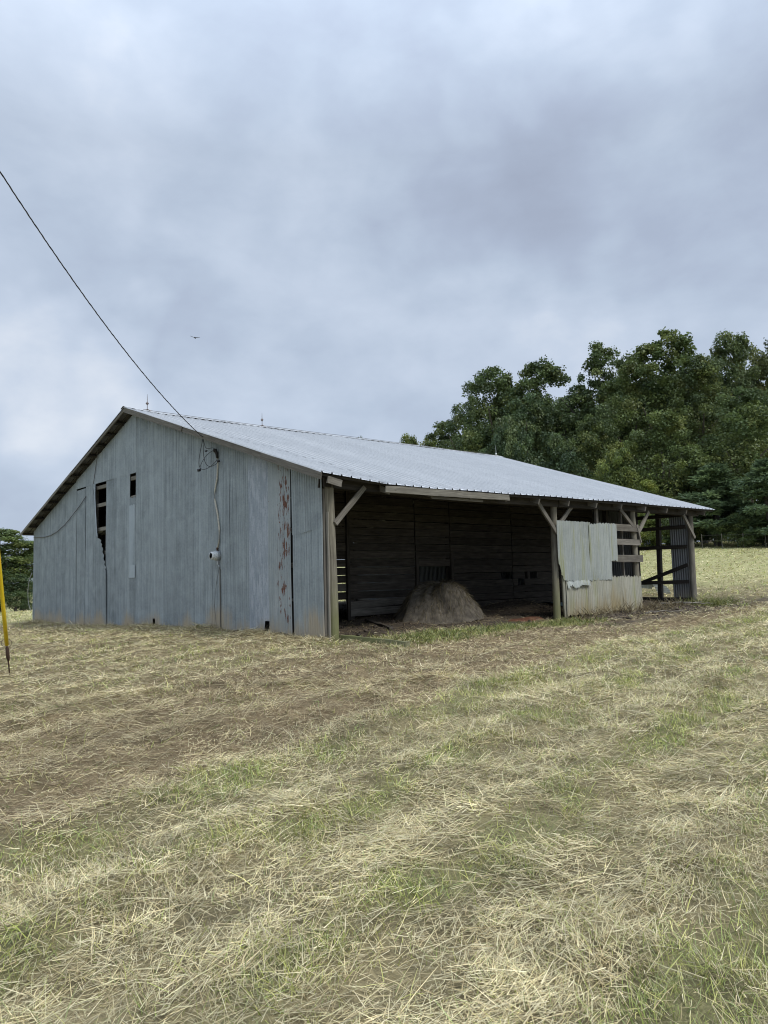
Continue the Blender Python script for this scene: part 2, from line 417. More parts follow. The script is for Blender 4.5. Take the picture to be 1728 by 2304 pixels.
def npmesh(name, verts, faces, mat, colors=None, smooth=False):
    """faces: (N,k) int array"""
    me = bpy.data.meshes.new(name); nf, k = faces.shape
    me.vertices.add(len(verts)); me.vertices.foreach_set('co', np.asarray(verts, np.float32).ravel())
    me.loops.add(nf*k); me.loops.foreach_set('vertex_index', faces.astype(np.int32).ravel())
    me.polygons.add(nf); me.polygons.foreach_set('loop_start', np.arange(0, nf*k, k, dtype=np.int32))
    if smooth: me.polygons.foreach_set('use_smooth', np.ones(nf, bool))
    me.update(calc_edges=True)
    if colors is not None:
        ca = me.color_attributes.new('Col', 'FLOAT_COLOR', 'POINT')
        c4 = np.ones((len(verts), 4), np.float32); c4[:, :3] = colors
        ca.data.foreach_set('color', c4.ravel())
    me.materials.append(MATS[mat])
    return me

# ------------------------------------------------------------------ ground
def axis(lo, hi, step, far):
    a = list(np.arange(lo, hi, step)); s = step
    while a[-1] < far: s *= 1.17; a.append(a[-1]+s)
    s = step; b = [lo]
    while b[-1] > -far: s *= 1.17; b.append(b[-1]-s)
    return np.array(b[:0:-1]+a)
gx = axis(-10.5, 16, .13, 500); gy = axis(-12, 6, .13, 500)
GX, GY = np.meshgrid(gx, gy, indexing='ij'); GZ = terr(GX, GY)
br, gn, di, fa = zones(GX, GY)
nA = fbm(GX*3.1, GY*3.1, 5, 4)[..., None]; nB = fbm(GX*.06, GY*.06, 15, 4)[..., None]
straw = np.array((.20, .165, .098)); thatch = np.array((.17, .13, .08)); grn = np.array((.11, .12, .05)); dirtc = np.array((.078, .064, .050)); fieldc = np.array((.34, .315, .165))
c = straw*(.75+.5*nA)
c = c*(1-br[..., None])+thatch*(.65+.7*nA)*br[..., None]
c = c*(1-.6*gn[..., None])+grn*.6*gn[..., None]
fl = fieldc*(1-nB*.5)+np.array((.20, .225, .085))*nB*.5
c = c*(1-fa[..., None])+fl*(.85+.3*nA)*fa[..., None]
c = c*(1-di[..., None])+dirtc*(.6+.8*nA)*di[..., None]
nx, ny = GX.shape
idx = np.arange(nx*ny).reshape(nx, ny)
F = np.stack([idx[:-1, :-1], idx[1:, :-1], idx[1:, 1:], idx[:-1, 1:]], -1).reshape(-1, 4)
me = npmesh('ground', np.stack([GX, GY, GZ], -1).reshape(-1, 3), F, 'ground_cover', c.reshape(-1, 3), True)
link(bpy.data.objects.new('ground', me), kind='structure')

# ------------------------------------------------------------------ barn
W_, EY = 16.3, -.415
RX0, RX1 = -.33, 15.2
SL = .3325
def eave_z(x): return float(np.interp(x, [-.3, .5, 1.24, 2.8, 4.4, 6.7, 8.5, 10.4, 12.6, 15.2], [3.02, 2.955, 2.905, 2.905, 2.925, 2.945, 2.965, 2.985, 2.975, 2.995]))
def ridge_z(x): return float(np.interp(x, [-.3, .4, 2, 4, 7.7, 12, 15.3], [5.83, 5.79, 5.785, 5.79, 5.83, 5.86, 5.88]))
RY = W_/2
def roof_z(x, y):
    v = (y-EY)/(RY-EY) if y <= RY else (W_-EY-y)/(RY-EY)
    e = eave_z(x) if y <= RY else 3.0
    return e+(ridge_z(x)-e)*v
barn = empty('barn', (0, 0, 0), label='weathered grey corrugated metal barn with a low gable roof and open front bays', category='barn')

PITCHC = .076
def corr_gable(y0, y1, zlo, zhi, x=0., amp=.017, rows=5, name='wall_sheet', mat='galvanised', tilt=0., warp=.004, parent=barn, ph=0., **kw):
    """corrugated sheet in a plane of constant X, standing on zlo(y), cut at zhi(y)"""
    n = max(4, int(round((y1-y0)/(PITCHC/6)))); mb = MB(); rowsP = []; s0 = random.random()*50
    for i in range(n+1):
        y = y0+(y1-y0)*i/n; a, bb = zlo(y), zhi(y); colp = []
        for j in range(rows+1):
            z = a+(bb-a)*j/rows
            dx = -amp*math.sin(2*math.pi*y/PITCHC+ph)+warp*(math.sin(1.7*z+s0)+math.sin(5*y+s0*2))+tilt*(z-a)
            colp.append((x+dx, y, z))
        rowsP.append(colp)
    mb.quadgrid(rowsP)
    return mb.build(name, mat, parent, True, **kw)
def corr_front(x0, x1, zlo, zhi, y=0., amp=.013, rows=6, name='tin_sheet', mat='tin_pale', warp=.012, lean=0., parent=barn, **kw):
    n = max(4, int(round((x1-x0)/(PITCHC/6)))); mb = MB(); rowsP = []; s0 = random.random()*50
    for i in range(n+1):
        x = x0+(x1-x0)*i/n; a, bb = zlo(x), zhi(x); colp = []
        for j in range(rows+1):
            z = a+(bb-a)*j/rows; e = 1 if j in (0, rows) else .4
            dy = -amp*math.sin(2*math.pi*x/PITCHC)+warp*(math.sin(2.3*z+s0)+math.sin(4*x+s0*2))*.6+e*.006*math.sin(23*x+s0)+lean*(z-a)
            colp.append((x+.004*math.sin(9*z+s0), y+dy, z))
        rowsP.append(colp)
    mb.quadgrid(rowsP)
    return mb.build(name, mat, parent, True, **kw)
def wall_top(y): return roof_z(0, y)-.075
def jag(base, amp=.02, f=9., s=0.):
    return lambda y: base+amp*math.sin(f*y+s)+amp*.6*math.sin(f*2.7*y+s*2)

# gable sheets, from the front corner to the back
ground0 = lambda y: T(-.02, y)-.03
g = corr_gable
g(.0, .985, lambda y: 1.98+.10*(0 if y > .75 else (.75-y)/.75), wall_top, -.006, tilt=-.004, name='wall_sheet')
g(.0, .975, lambda y: .0 if y < .62 else T(0, y)-.02, lambda y: 2.03+.10*(0 if y > .75 else (.75-y)/.75), .004, warp=.007)
g(.992, 1.80, lambda y: .06-.03*math.sin(8*y), wall_top, -.022, mat='galvanised_rusty', warp=.008, label='corrugated wall sheet spotted with brown rust')
g(1.77, 2.55, lambda y: .30 if y < 1.98 else .07+.02*math.sin(14*y), wall_top, -.004, mat='galvanised_oxidised', label='corrugated wall sheet with whitish flaking oxide')
cols = [2.52, 3.3, 4.1, 4.9, 5.7, 6.5, 7.3, 8.07]
for i in range(len(cols)-1):
    zl = jag(.08-.012*i, .012, 11, i)
    if i == 5:
        zz = zl; zl = lambda y, zz=zz: (.26 if 6.99 < y < 7.1 else zz(y))
    g(cols[i], cols[i+1]+(.035 if i < 6 else .03), zl, wall_top, -.002*(i % 2)-.001, tilt=random.uniform(-.001, .001))
sep_z = lambda y: 4.13+.02*(y-8)*.1
# narrow bay with the upper hole, its loose strip and patch
g(8.108, 8.53, lambda y: T(0, y)+.0, lambda y: 3.45+.02*math.sin(30*y), -.003, rows=4)
g(8.14, 8.50, lambda y: 1.62, lambda y: 3.25+.015*math.sin(40*y), -.018, amp=.006, mat='galvanised_pale', name='loose_strip')
g(8.10, 8.49, lambda y: 1.31, lambda y: 1.645, -.030, amp=.006, rows=2, mat='galvanised_pale', name='metal_patch')
g(8.50, 9.34, jag(.0, .012, 10, 2), lambda y: 4.17-.02*math.sin(6*y), -.010)
g(9.30, 10.10, jag(-.02, .012, 10, 4), lambda y: 4.12-.02*math.sin(6*y), -.006)
hole = lambda y: float(np.interp(y, [9.94, 10.1, 10.26, 10.42, 10.60, 10.62, 10.74, 10.85], [1.5, 1.82, 2.22, 2.46, 2.50, 2.55, 3.3, 4.09]))
g(9.96, 10.90, jag(-.06, .012, 10, 5), hole, -.020, tilt=-.012, warp=.008)
g(10.86, 11.62, jag(-.05, .012, 10, 5), lambda y: 4.10, -.004)
g(11.58, 12.31, jag(-.05, .015, 10, 6), lambda y: 4.06-.02*(y-11.6), -.012)
g(12.33, 13.12, jag(-.06, .015, 10, 7), wall_top, -.003)
for a, bb in ((13.08, 13.95), (13.9, 14.75), (14.7, 15.55), (15.5, 16.3)):
    zl = jag(-.07, .015, 9, a)
    if a == 14.7: zl = lambda y, q=zl: q(y)
    g(a, bb, zl, wall_top, -.006*random.random())
# upper course above the seam
for a, bb in ((8.05, 8.92), (8.88, 9.72), (9.68, 10.5), (10.46, 11.3), (11.26, 12.36)):
    g(a, bb, (lambda y: 4.10), wall_top, -.014 if a > 8.5 else -.012, rows=2)

mb = MB(); rows = []
for y, z in ((10.86, 4.10), (10.80, 3.7), (10.745, 3.3), (10.68, 2.9), (10.625, 2.55)):
    j = random.uniform(-.006, .006); rows.append([(-.045, y+.03, z), (-.07+j, y-.01, z), (-.055+j, y-.04, z)])
mb.quadgrid(rows); mb.build('bent_edge', 'galvanised_pale', barn, label='pale bent back edge of the torn wall sheet')
MB().beam((.034, 1.03, .0), (.034, 1.03, 3.2), .012, .26, upv=(0, 1, 0), seg=3).build('gap_light_block', 'wood_dark', barn)  # added behind the sheet gap so no light shows through
# wall girts behind the gable sheets, studs, inner brace
for z in (.7, 1.4, 2.07, 2.76, 3.46, 3.98, 4.6):
    hw = min(8.1, (roof_z(0, RY)-.25-z)/SL-.1)
    for a, bb in ((RY-hw, RY), (RY+.02, RY+hw)):
        if z < 3: a = max(a, .25); bb = min(bb, 16.1)
        MB().beam((.048, a, z), (.048, bb, z), .04, .10, seg=6).build('girt', 'wood_pale' if z > 1.5 else 'wood_grey', barn)
for y in (1.0, 2.5, 5.3, 8.15, 9.96, 11.2, 13.6, 16.2):  # first stud added to block light at the same sheet gap
    MB().beam((.14, y, -.2), (.14, y, roof_z(.14, y)-.2), .12, .12, upv=(1, 0, 0)).build('stud', 'wood_grey', barn)
MB().beam((.3, 10.9, 2.2), (.3, 10.25, 4.0), .09, .05, upv=(1, 0, 0)).build('brace', 'wood_grey', barn)

# roof panels: nine-inch ribs, 0.914 m cover
prof = []
for k in range(4):
    b0 = k*.2286
    prof += [(b0, .0), (b0+.008, .032), (b0+.030, .032), (b0+.040, .0), (b0+.105, .001), (b0+.115, .005), (b0+.125, .001), (b0+.16, .001), (b0+.17, .005), (b0+.18, .001)]
prof.append((.9144, .0))
xs0 = RX0
k = 0
while xs0 < RX1-.05:
    for side in (0, 1):
        mb = MB(); rows = []
        lift = random.uniform(0, .008)
        for px, pz in prof:
            x = min(xs0+px, RX1); r = []
            for j in range(9):
                v = j/8
                y = EY-random.uniform(.0, .012)*(j == 0)+(RY-EY)*v if side == 0 else W_-EY-(RY-EY)*v
                zr = roof_z(x, EY+(RY-EY)*v) if side == 0 else roof_z(x, W_-EY-(RY-EY)*v-1e-6)
                r.append((x, y, zr+pz+.006*math.sin(x*2.1+v*7)+(lift if j == 0 else 0)))
            rows.append(r)
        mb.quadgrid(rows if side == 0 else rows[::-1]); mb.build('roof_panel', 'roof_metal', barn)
    xs0 += .9144
# ridge caps (overlapping lengths) and the lightning cable along the ridge
x = RX0-.02; k = 0
while x < RX1-.2:
    x1 = min(x+3.1, RX1+.03); mb = MB(); rows = []
    for q in range(7):
        xx = x+(x1-x)*q/6
        zr = ridge_z(xx)+.026+.004*(k % 2)
        rows.append([(xx, RY-.17, zr-.17*SL+random.uniform(0, .014)), (xx, RY-.02, zr+.006), (xx, RY+.02, zr+.006), (xx, RY+.17, zr-.17*SL+random.uniform(0, .01))])
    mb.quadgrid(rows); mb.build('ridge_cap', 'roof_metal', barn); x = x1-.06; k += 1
pts = []
for q in range(60):
    xx = .2+(14.9)*q/59
    pts.append((xx, RY-.03, ridge_z(xx)+.042+.025*max(0, math.sin(xx*1.9))*vnoise(np.array([xx*.8]), np.array([0.]))[0]))
MB().tube(pts, .006, 5).build('lightning_cable', 'cable_grey', barn)
for x, tall, mt in ((.33, .46, 'rod_metal'), (4.0, .42, 'rod_metal'), (14.97, .42, 'rod_pale')):
    z = ridge_z(x)+.03
    rod = MB()
    rod.tube([(x, RY, z+.02), (x, RY, z+tall-.12), (x, RY, z+tall)], [.009, .007, .003], 6)
    rod = rod.build('lightning_rod', mt, barn)
    mb = MB(); zb = z+.20 if mt == 'rod_metal' else z+.07
    mb.tube([(x, RY, zb-.05), (x, RY, zb-.022), (x, RY, zb), (x, RY, zb+.022), (x, RY, zb+.05)], [.008, .028, .046, .028, .008], 8)
    mb.build('glass_ball', mt, rod)
    mb = MB(); mb.tube([(x-.09, RY-.06, z-.015), (x, RY, z+.045), (x+.09, RY-.05, z-.015)], .012, 6).tube([(x, RY+.1, z-.03), (x, RY, z+.045)], .012, 6)
    mb.build('rod_foot', mt, rod)

# purlins (run along the barn, poke out past the gable under the roof)
for side in (0, 1):
    d = .12
    while d < RY-EY-.1:
        y = EY+d if side == 0 else W_-EY-d
        zz = [roof_z(xx, y)-.05 for xx in (RX0+.05, 2, 5, 8, 11, RX1-.04)]
        xsn = (RX0+.05, 2, 5, 8, 11, RX1-.04)
        mb = MB()
        for i in range(5): mb.beam((xsn[i]+.001*i, y, zz[i]), (xsn[i+1], y, zz[i+1]), .11, .05, upv=(0, -SL if side == 0 else SL, 1), seg=1, jit=.002)
        mb.build('purlin', 'wood_dark', barn); d += .645
# rafters
for x in (.17, 1.37, 2.57, 3.77, 4.97, 6.17, 7.38, 8.6, 9.8, 11.03, 12.25, 13.41, 14.58):
    for side in (0, 1):
        y0 = -.36 if side == 0 else W_+.36
        MB().beam((x, y0, roof_z(x, y0)-.142), (x, RY, roof_z(x, RY)-.142), .042, .125, seg=3).build('rafter', 'wood_grey', barn)
# front header: double boards, spliced
def rh(x): return roof_z(x, 0)-.14
segs = [(-.02, 3.77), (3.79, 7.3), (7.32, 11.0), (11.02, 14.7)]
for a, bb in segs:
    for yy in (-.085, .085):
        MB().beam((a, yy, rh(a)-.09), (bb, yy, rh(bb)-.09), .04, .185, seg=5).build('header_beam', 'wood_dark', barn)
# fascia boards left along the eave
MB().beam((-.17, -.40, 2.905), (.14, -.40, 2.85), .03, .13, seg=3).build('fascia_board', 'wood_grey', barn)
MB().beam((1.24, -.40, 2.815), (5.0, -.40, 2.845), .028, .135, seg=8, jit=.006).build('fascia_board', 'wood_pale', barn, label='long pale fascia board under the front eave')
MB().beam((2.6, -.30, 2.73), (4.2, -.30, 2.735), .03, .05, seg=4).build('fascia_board', 'wood_grey', barn)
# rake boards on the near gable
def rake(ya, yb, dz, off, mat, hh=.13):
    za, zb = roof_z(RX0, ya)-dz, roof_z(RX0, yb)-dz
    MB().beam((RX0+.03-off, ya, za), (RX0+.03-off, yb, zb), .025, hh, seg=6).build('rake_board', mat, barn)
rake(-.42, 1.55, .062, .028, 'wood_grey'); rake(1.4, 5.05, .055, .0, 'wood_grey'); rake(4.9, 8.13, .062, .026, 'wood_grey')
rake(8.17, 12.0, .045, .0, 'wood_grey', .075); rake(11.9, 16.7, .04, .026, 'wood_grey', .075)

# front posts: rough squared poles
def post(x, y, z0, z1, w=.17, lean=(0, 0), mat='wood_post', name='post', n=9):
    mb = MB(); rows = []; uvs = []; s0 = random.random()*9
    for i in range(n+1):
        a = i/n; z = z0+(z1-z0)*a; ring = []; uv = []
        ww = w*(1.0+.16*(1-a)**3)
        for k in range(10):
            an = 2*math.pi*(k+.5)/10; r = ww/2*(1.12-.12*abs(math.sin(2*an)))*(1+.05*math.sin(3*an+s0+a*5))
            ring.append((x+lean[0]*a+.012*math.sin(a*4+s0)+r*math.cos(an), y+lean[1]*a+r*math.sin(an), z)); uv.append((z, k*.06))
        rows.append(ring); uvs.append(uv)
    mb.quadgrid(rows, uvs, True)
    return mb.build(name, mat, barn, True)
post(.20, .0, T(.2, 0)-.3, 2.86, .19, (-.03, 0))
post(7.17, .0, T(7.2, 0)-.3, 2.84, .165, (.05, 0))
post(11.03, .0, T(11, 0)-.3, 2.87, .16, (-.1, 0))
post(14.27, .0, T(14.3, 0)-.3, 2.9, .17, (.06, 0), 'wood_pale')
MB().beam((.06, .02, -.2), (.07, .02, 2.8), .05, .1, upv=(1, 0, 0)).build('stud', 'wood_grey', barn)
MB().beam((.075, -.055, -.1), (.075, -.06, 2.35), .045, .03, upv=(1, 0, 0), seg=6).build('trim_strip', 'wood_pale', barn)
MB().beam((14.42, .06, -.0), (14.46, .06, 2.75), .05, .04, upv=(1, 0, 0), seg=6).build('trim_strip', 'wood_grey', barn)
# knee braces
def brace(p0, p1, w=.045, h=.10, mat='wood_grey'):
    MB().beam(p0, p1, w, h, upv=(0, 1, 0) if False else (0, 0, 1), seg=4).build('brace', mat, barn)
brace((.2, -.115, 2.13), (.95, -.115, 2.87))
brace((7.17, -.115, 2.10), (6.45, -.115, 2.84)); brace((7.42, -.03, 2.36), (7.98, -.03, 2.82))
brace((10.72, -.115, 2.40), (10.12, -.115, 2.83)); brace((11.02, -.115, 2.22), (11.64, -.115, 2.82), mat='wood_pale')
brace((14.33, -.115, 2.12), (13.68, -.115, 2.82)); brace((10.93, -.13, 2.42), (11.09, -.14, 1.93), .03, .05, 'wood_pale')
# pen between the second and third post: rails, studs, patched tin
for z, xa, xb, h in ((2.32, 9.3, 11.03, .19), (1.93, 9.3, 11.08, .16), (1.48, 9.2, 11.16, .19)):
    MB().beam((xa, -.115, z+.01), (xb, -.115, z), .03, h, seg=5).build('rail', 'wood_grey', barn)
for x, y, zt in ((9.12, .0, 2.8), (10.45, .08, 2.83)):
    MB().beam((x, y, .0), (x, y, zt), .09 if x < 10 else .06, .06, upv=(0, 1, 0)).build('stud', 'wood_grey', barn)
MB().beam((11.0, .9, .0), (11.0, .9, 3.1), .12, .12, upv=(0, 1, 0)).build('stud', 'wood_dark', barn)
def tz(lst): return lambda x: float(np.interp(x, [p[0] for p in lst], [p[1] for p in lst]))
jg = lambda f_, amp=.012: (lambda x: f_(x)+amp*math.sin(47*x)+amp*.7*math.sin(101*x+1))
corr_front(7.12, 8.55, jg(tz([(7.0, 1.36), (7.14, 1.34), (7.16, 1.14), (7.3, .95), (7.45, .92), (8.6, .92)])), jg(lambda x: 2.42, .006), -.165, warp=.016, label='upper left patch sheet of dented pale tin')
corr_front(8.48, 9.47, jg(lambda x: .925, .006), jg(tz([(8.4, 2.42), (8.52, 2.36), (8.7, 2.38), (9.0, 2.41), (9.5, 2.41)]), .012), -.178, warp=.012)
corr_front(9.40, 9.79, jg(lambda x: 1.42, .01), jg(lambda x: 2.41, .01), -.185, warp=.02)
corr_front(7.38, 8.42, jg(lambda x: .07, .012), jg(lambda x: 1.0, .02), -.137, mat='tin_muddy', warp=.02)
corr_front(8.36, 9.05, jg(lambda x: .06, .012), jg(lambda x: .98, .02), -.146, mat='tin_muddy', warp=.016)
corr_front(8.98, 10.1, jg(lambda x: .05, .016), jg(lambda x: 1.0, .018), -.158, mat='tin_muddy', warp=.018)
corr_front(9.98, 10.9, jg(lambda x: .03, .03), jg(lambda x: 1.01-.03*(x-10), .02), -.170, mat='tin_muddy', warp=.03)
# curled, peeled flap of tin and the bent edge by the post
mb = MB(); rows = []
for i in range(43):
    x = 7.40+.98*i/42; L = .08+.16*vnoise(np.array([x*7]), np.array([3.]))[0]*(1-.5*(x-7.4))+.05*(i % 3 == 0)
    rows.append([(x, -.163-.009*math.sin(2*math.pi*x/PITCHC), .935), (x, -.19-.012*math.sin(2*math.pi*x/PITCHC+.3), .935-L*.55), (x+.01, -.205-.02*math.sin(2*math.pi*x/PITCHC), .935-L)])
mb.quadgrid(rows); mb.build('tin_flap', 'tin_pale', barn, True)
mb = MB(); rows = []
for i in range(15):
    x = 7.24+.15*i/14
    rows.append([(x+.06*(1-z/1.1), -.12-.03*math.cos(i*1.35)+.008*math.sin(z*5), z) for z in (.03, .3, .6, .85, 1.05)])
mb.quadgrid(rows); mb.build('tin_flap', 'tin_muddy', barn, True)

# far gable: sheet by the corner, open bay framed with girts, closed farther back
gx_ = 14.27
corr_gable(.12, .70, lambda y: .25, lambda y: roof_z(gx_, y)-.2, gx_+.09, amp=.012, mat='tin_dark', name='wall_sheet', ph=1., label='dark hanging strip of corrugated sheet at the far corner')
for y in (1.85, 2.7, 3.5, 4.4, 5.4, 6.6, 7.8, 9.0, 10.2, 11.4, 12.6, 13.8, 15.0):
    y1 = min(y+1.24, W_)
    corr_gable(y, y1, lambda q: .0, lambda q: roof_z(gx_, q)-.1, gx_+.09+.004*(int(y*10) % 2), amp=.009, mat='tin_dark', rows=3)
MB().beam((gx_, 1.10, -.1), (gx_, 1.02, 3.2), .13, .13, upv=(1, 0, 0), seg=6).build('stud', 'wood_dark', barn)
MB().beam((gx_, 1.83, -.1), (gx_, 1.83, 3.4), .12, .12, upv=(1, 0, 0), seg=6).build('stud', 'wood_dark', barn)
for z, z2 in ((2.86, 2.86), (2.48, 2.48), (1.88, 1.86), (.76, .78)):
    MB().beam((gx_-.085, 1.9, z), (gx_-.085, .08, z2), .04, .115, seg=4).build('girt', 'wood_dark', barn)
MB().beam((gx_-.13, 1.82, .72), (gx_-.13, .06, 1.30), .035, .11, seg=4).build('brace', 'wood_dark', barn)
MB().beam((gx_+.03, 1.9, .2), (gx_+.03, .1, .18), .06, .22, seg=4).build('sill', 'wood_dark', barn)

# back side of the barn (closed, with an opening near the far end)
def corr_back(x0, x1, zt, zb=-.1):
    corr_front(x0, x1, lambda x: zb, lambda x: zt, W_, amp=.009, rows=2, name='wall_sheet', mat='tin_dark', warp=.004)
xb = 0.02
while xb < 14.2:
    x1 = min(xb+.84, 14.25)
    if 10.2 < xb < 13.6: corr_back(xb, x1, 2.98, 2.1)
    else: corr_back(xb, x1, 2.98)
    xb = x1-.035
for x in (.1, 3.7, 7.2, 10.8, 14.2): MB().beam((x, W_-.12, -.2), (x, W_-.12, 2.85), .14, .14, upv=(1, 0, 0)).build('post', 'wood_grey', barn)
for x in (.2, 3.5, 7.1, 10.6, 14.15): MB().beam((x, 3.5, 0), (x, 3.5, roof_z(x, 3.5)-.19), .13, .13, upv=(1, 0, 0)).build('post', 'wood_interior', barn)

# plank wall at the back of the open bay
DY = 3.4
bays = [(.12, 3.30), (3.34, 5.66), (5.70, 7.02), (7.06, 9.75), (9.78, 12.1), (12.13, 14.18)]
z = .22; row = 0
while z < 4.15:
    for bi, (a, bb) in enumerate(bays):
        h = .196
        gap = .013
        zz = z+random.uniform(-.004, .004)
        if bi == 0:
            if z < .60: continue
            if row in (4, 5, 6): gap = .017
            elif row in (7, 8, 9, 10): gap = .006
        if bi == 1 and row in (5, 6): gap = .016
        if bi == 2 and row in (4, 5): continue            # small window
        if bi == 1 and row == 0: zz -= .03
        if zz+h > roof_z((a+bb)/2, DY)-.2: continue
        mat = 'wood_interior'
        dz = random.uniform(-.008, .008)
        if bi == 1 and row == 1: dz = .085; zz -= .05; mat = 'wood_grey'
        if bi == 1 and row == 0: mat = 'wood_grey'; dz = .03
        if bi == 0 and row == 3: mat = 'wood_grey'
        pieces = [(a, bb)]
        if bi == 4 and row == 4: pieces = [(a, 10.35), (10.95, bb)]
        if bi == 3 and row == 4: pieces = [(a, 9.2)]
        if bi == 4 and row == 3: pieces = [(a, 10.0), (10.32, bb)]
        if bi == 0 and row == 4: pieces = [(a, 2.55), (2.62, 2.72), (2.95, bb)]
        for pa, pb in pieces:
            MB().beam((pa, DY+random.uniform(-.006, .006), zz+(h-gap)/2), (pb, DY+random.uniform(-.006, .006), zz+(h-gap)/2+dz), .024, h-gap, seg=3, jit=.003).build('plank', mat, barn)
    z += .2; row += 1
for x, za, zb in ((3.32, .1, 3.9), (7.04, .2, 1.75), (5.68, .1, 1.7)):
    MB().beam((x, DY-.05, za), (x+.02, DY-.05, zb), .09, .05, upv=(0, 1, 0)).build('stud', 'wood_interior', barn)

# ------------------------------------------------------------------ electric service on the gable
met = MB(); y, z = 3.78, 1.70
met.tube([(-.015, y, z), (-.03, y, z), (-.085, y, z), (-.09, y, z)], [.10, .112, .112, .10], 20)
met.beam((-.03, y, z-.20), (-.03, y, z-.10), .06, .05, upv=(1, 0, 0))
meter = met.build('electric_meter', 'meter_grey', barn, label='round electric meter in a white cover on the gable wall')
MB().tube([(-.085, y, z), (-.10, y, z), (-.20, y, z), (-.215, y, z), (-.215, y, z), (-.20, y, z)], [.092, .096, .084, .078, .062, .058], 20, cap=False).build('cover', 'meter_white', meter, True)
MB().tube([(-.19, y, z), (-.2, y, z)], [.058, .058], 16).build('dial', 'meter_white', meter)
MB().tube([(-.203, y, z-.006), (-.207, y, z-.006)], [.03, .03], 12).box((-.21, y, z+.012), (.006, .05, .02), jit=0).build('dial_face', 'dial_dark', meter)
MB().tube([(-.055, y-.01, z+.10), (-.055, y-.01, z+.16), (-.05, y-.02, z+.18)], [.032, .030, .022], 10).build('hub', 'steel_rust', meter)
ctrl = [(-.05, y-.02, 1.87), (-.045, y-.07, 2.02), (-.04, y-.07, 2.3), (-.045, y-.02, 2.6), (-.05, y+.10, 2.95), (-.05, y+.09, 3.15), (-.04, y+.0, 3.45), (-.04, y-.03, 3.8), (-.04, y-.03, 3.9)]
MB().tube(ctrl, .018, 8).build('conduit', 'conduit', barn, True)
MB().tube([(-.03, y, 1.52), (-.03, y-.05, 1.44), (-.03, y-.04, 1.40)], [.02, .016, .01], 8).build('conduit', 'meter_grey', barn, True)
MB().tube([(-.025, y-.03, 1.45), (-.02, y+.12, 1.05), (-.02, y+.2, .6), (-.02, y+.12, .15)], .004, 5).build('ground_wire', 'cable_grey', barn)
MB().beam((-.02, y-.06, .05), (-.02, y-.05, 1.4), .018, .012, upv=(1, 0, 0)).build('conduit', 'wood_grey', barn)
wh = MB(); wh.tube([(-.05, y-.03, 3.88), (-.06, y-.02, 3.98), (-.09, y-.01, 4.06), (-.13, y+.0, 4.05)], [.025, .035, .045, .04], 10)
wh.build('weatherhead', 'cable_black', barn, True)
def sag(p, q, s, n=14):
    p = np.array(p, float); q = np.array(q, float)
    return [tuple(p+(q-p)*a-np.array((0, 0, s*4*a*(1-a)))) for a in np.linspace(0, 1, n)]
def bez(ps, n=16):
    ps = [np.array(p, float) for p in ps]; o = []
    for a in np.linspace(0, 1, n):
        q = ps
        while len(q) > 1: q = [q[i]*(1-a)+q[i+1]*a for i in range(len(q)-1)]
        o.append(tuple(q[0]))
    return o
HANG = (-.29, 3.96, 4.36)
lp = MB()
lp.tube(bez([HANG, (-.30, 4.05, 4.0), (-.25, 4.55, 3.55), (-.2, 4.2, 3.55), (-.15, 3.7, 3.7), (-.1, 3.66, 3.85)]), .0065, 6)
lp.tube(bez([HANG, (-.31, 3.9, 4.0), (-.25, 4.1, 3.6), (-.2, 3.75, 3.62), (-.1, 3.6, 3.78)]), .0065, 6)
lp.tube(bez([(-.13, 3.78, 4.05), (-.2, 4.1, 4.0), (-.22, 4.3, 3.7), (-.2, 4.25, 3.68)]), .006, 6)
lp.tube(bez([HANG, (-.3, 3.85, 4.05), (-.22, 3.95, 4.02), (-.14, 3.8, 4.2), (-.1, 3.75, 4.06)]), .006, 6)
lp.box((-.22, 4.28, 3.66), (.05, .10, .05)).box((-.2, 3.98, 4.06), (.03, .06, .03)).box((-.1, 3.62, 3.79), (.04, .07, .04))
lp.build('wire_loops', 'cable_black', barn, True, label='black loops of cable hanging below the roof edge')
MB().tube([(-.23, 3.55, 4.25), (-.30, 3.5, 4.26)], [.035, .03], 8).build('insulator', 'cable_black', barn)
# stray wires on the gable
MB().tube([(-.04, 16.2, 2.85), (-.04, 15.7, 2.83), (-.04, 15.15, 2.8), (-.05, 14.5, 2.82), (-.05, 13.9, 2.90), (-.05, 13.2, 3.08), (-.05, 12.55, 3.33), (-.05, 12.0, 3.55), (-.05, 11.48, 3.80)], .011, 6).build('wall_wire', 'cable_grey', barn, True)
MB().tube([(-.05, 10.97, 4.0), (-.05, 10.85, 4.3), (-.06, 10.6, 4.95), (-.15, 10.4, 5.22)], .009, 6).build('wall_wire', 'cable_grey', barn, True)
MB().tube(bez([(-.03, 16.34, 1.65), (-.10, 16.42, 1.5), (-.16, 16.62, 1.0), (-.08, 16.5, .5), (-.04, 16.36, .35)]), .012, 6).build('wall_wire', 'wire_light', barn, True)

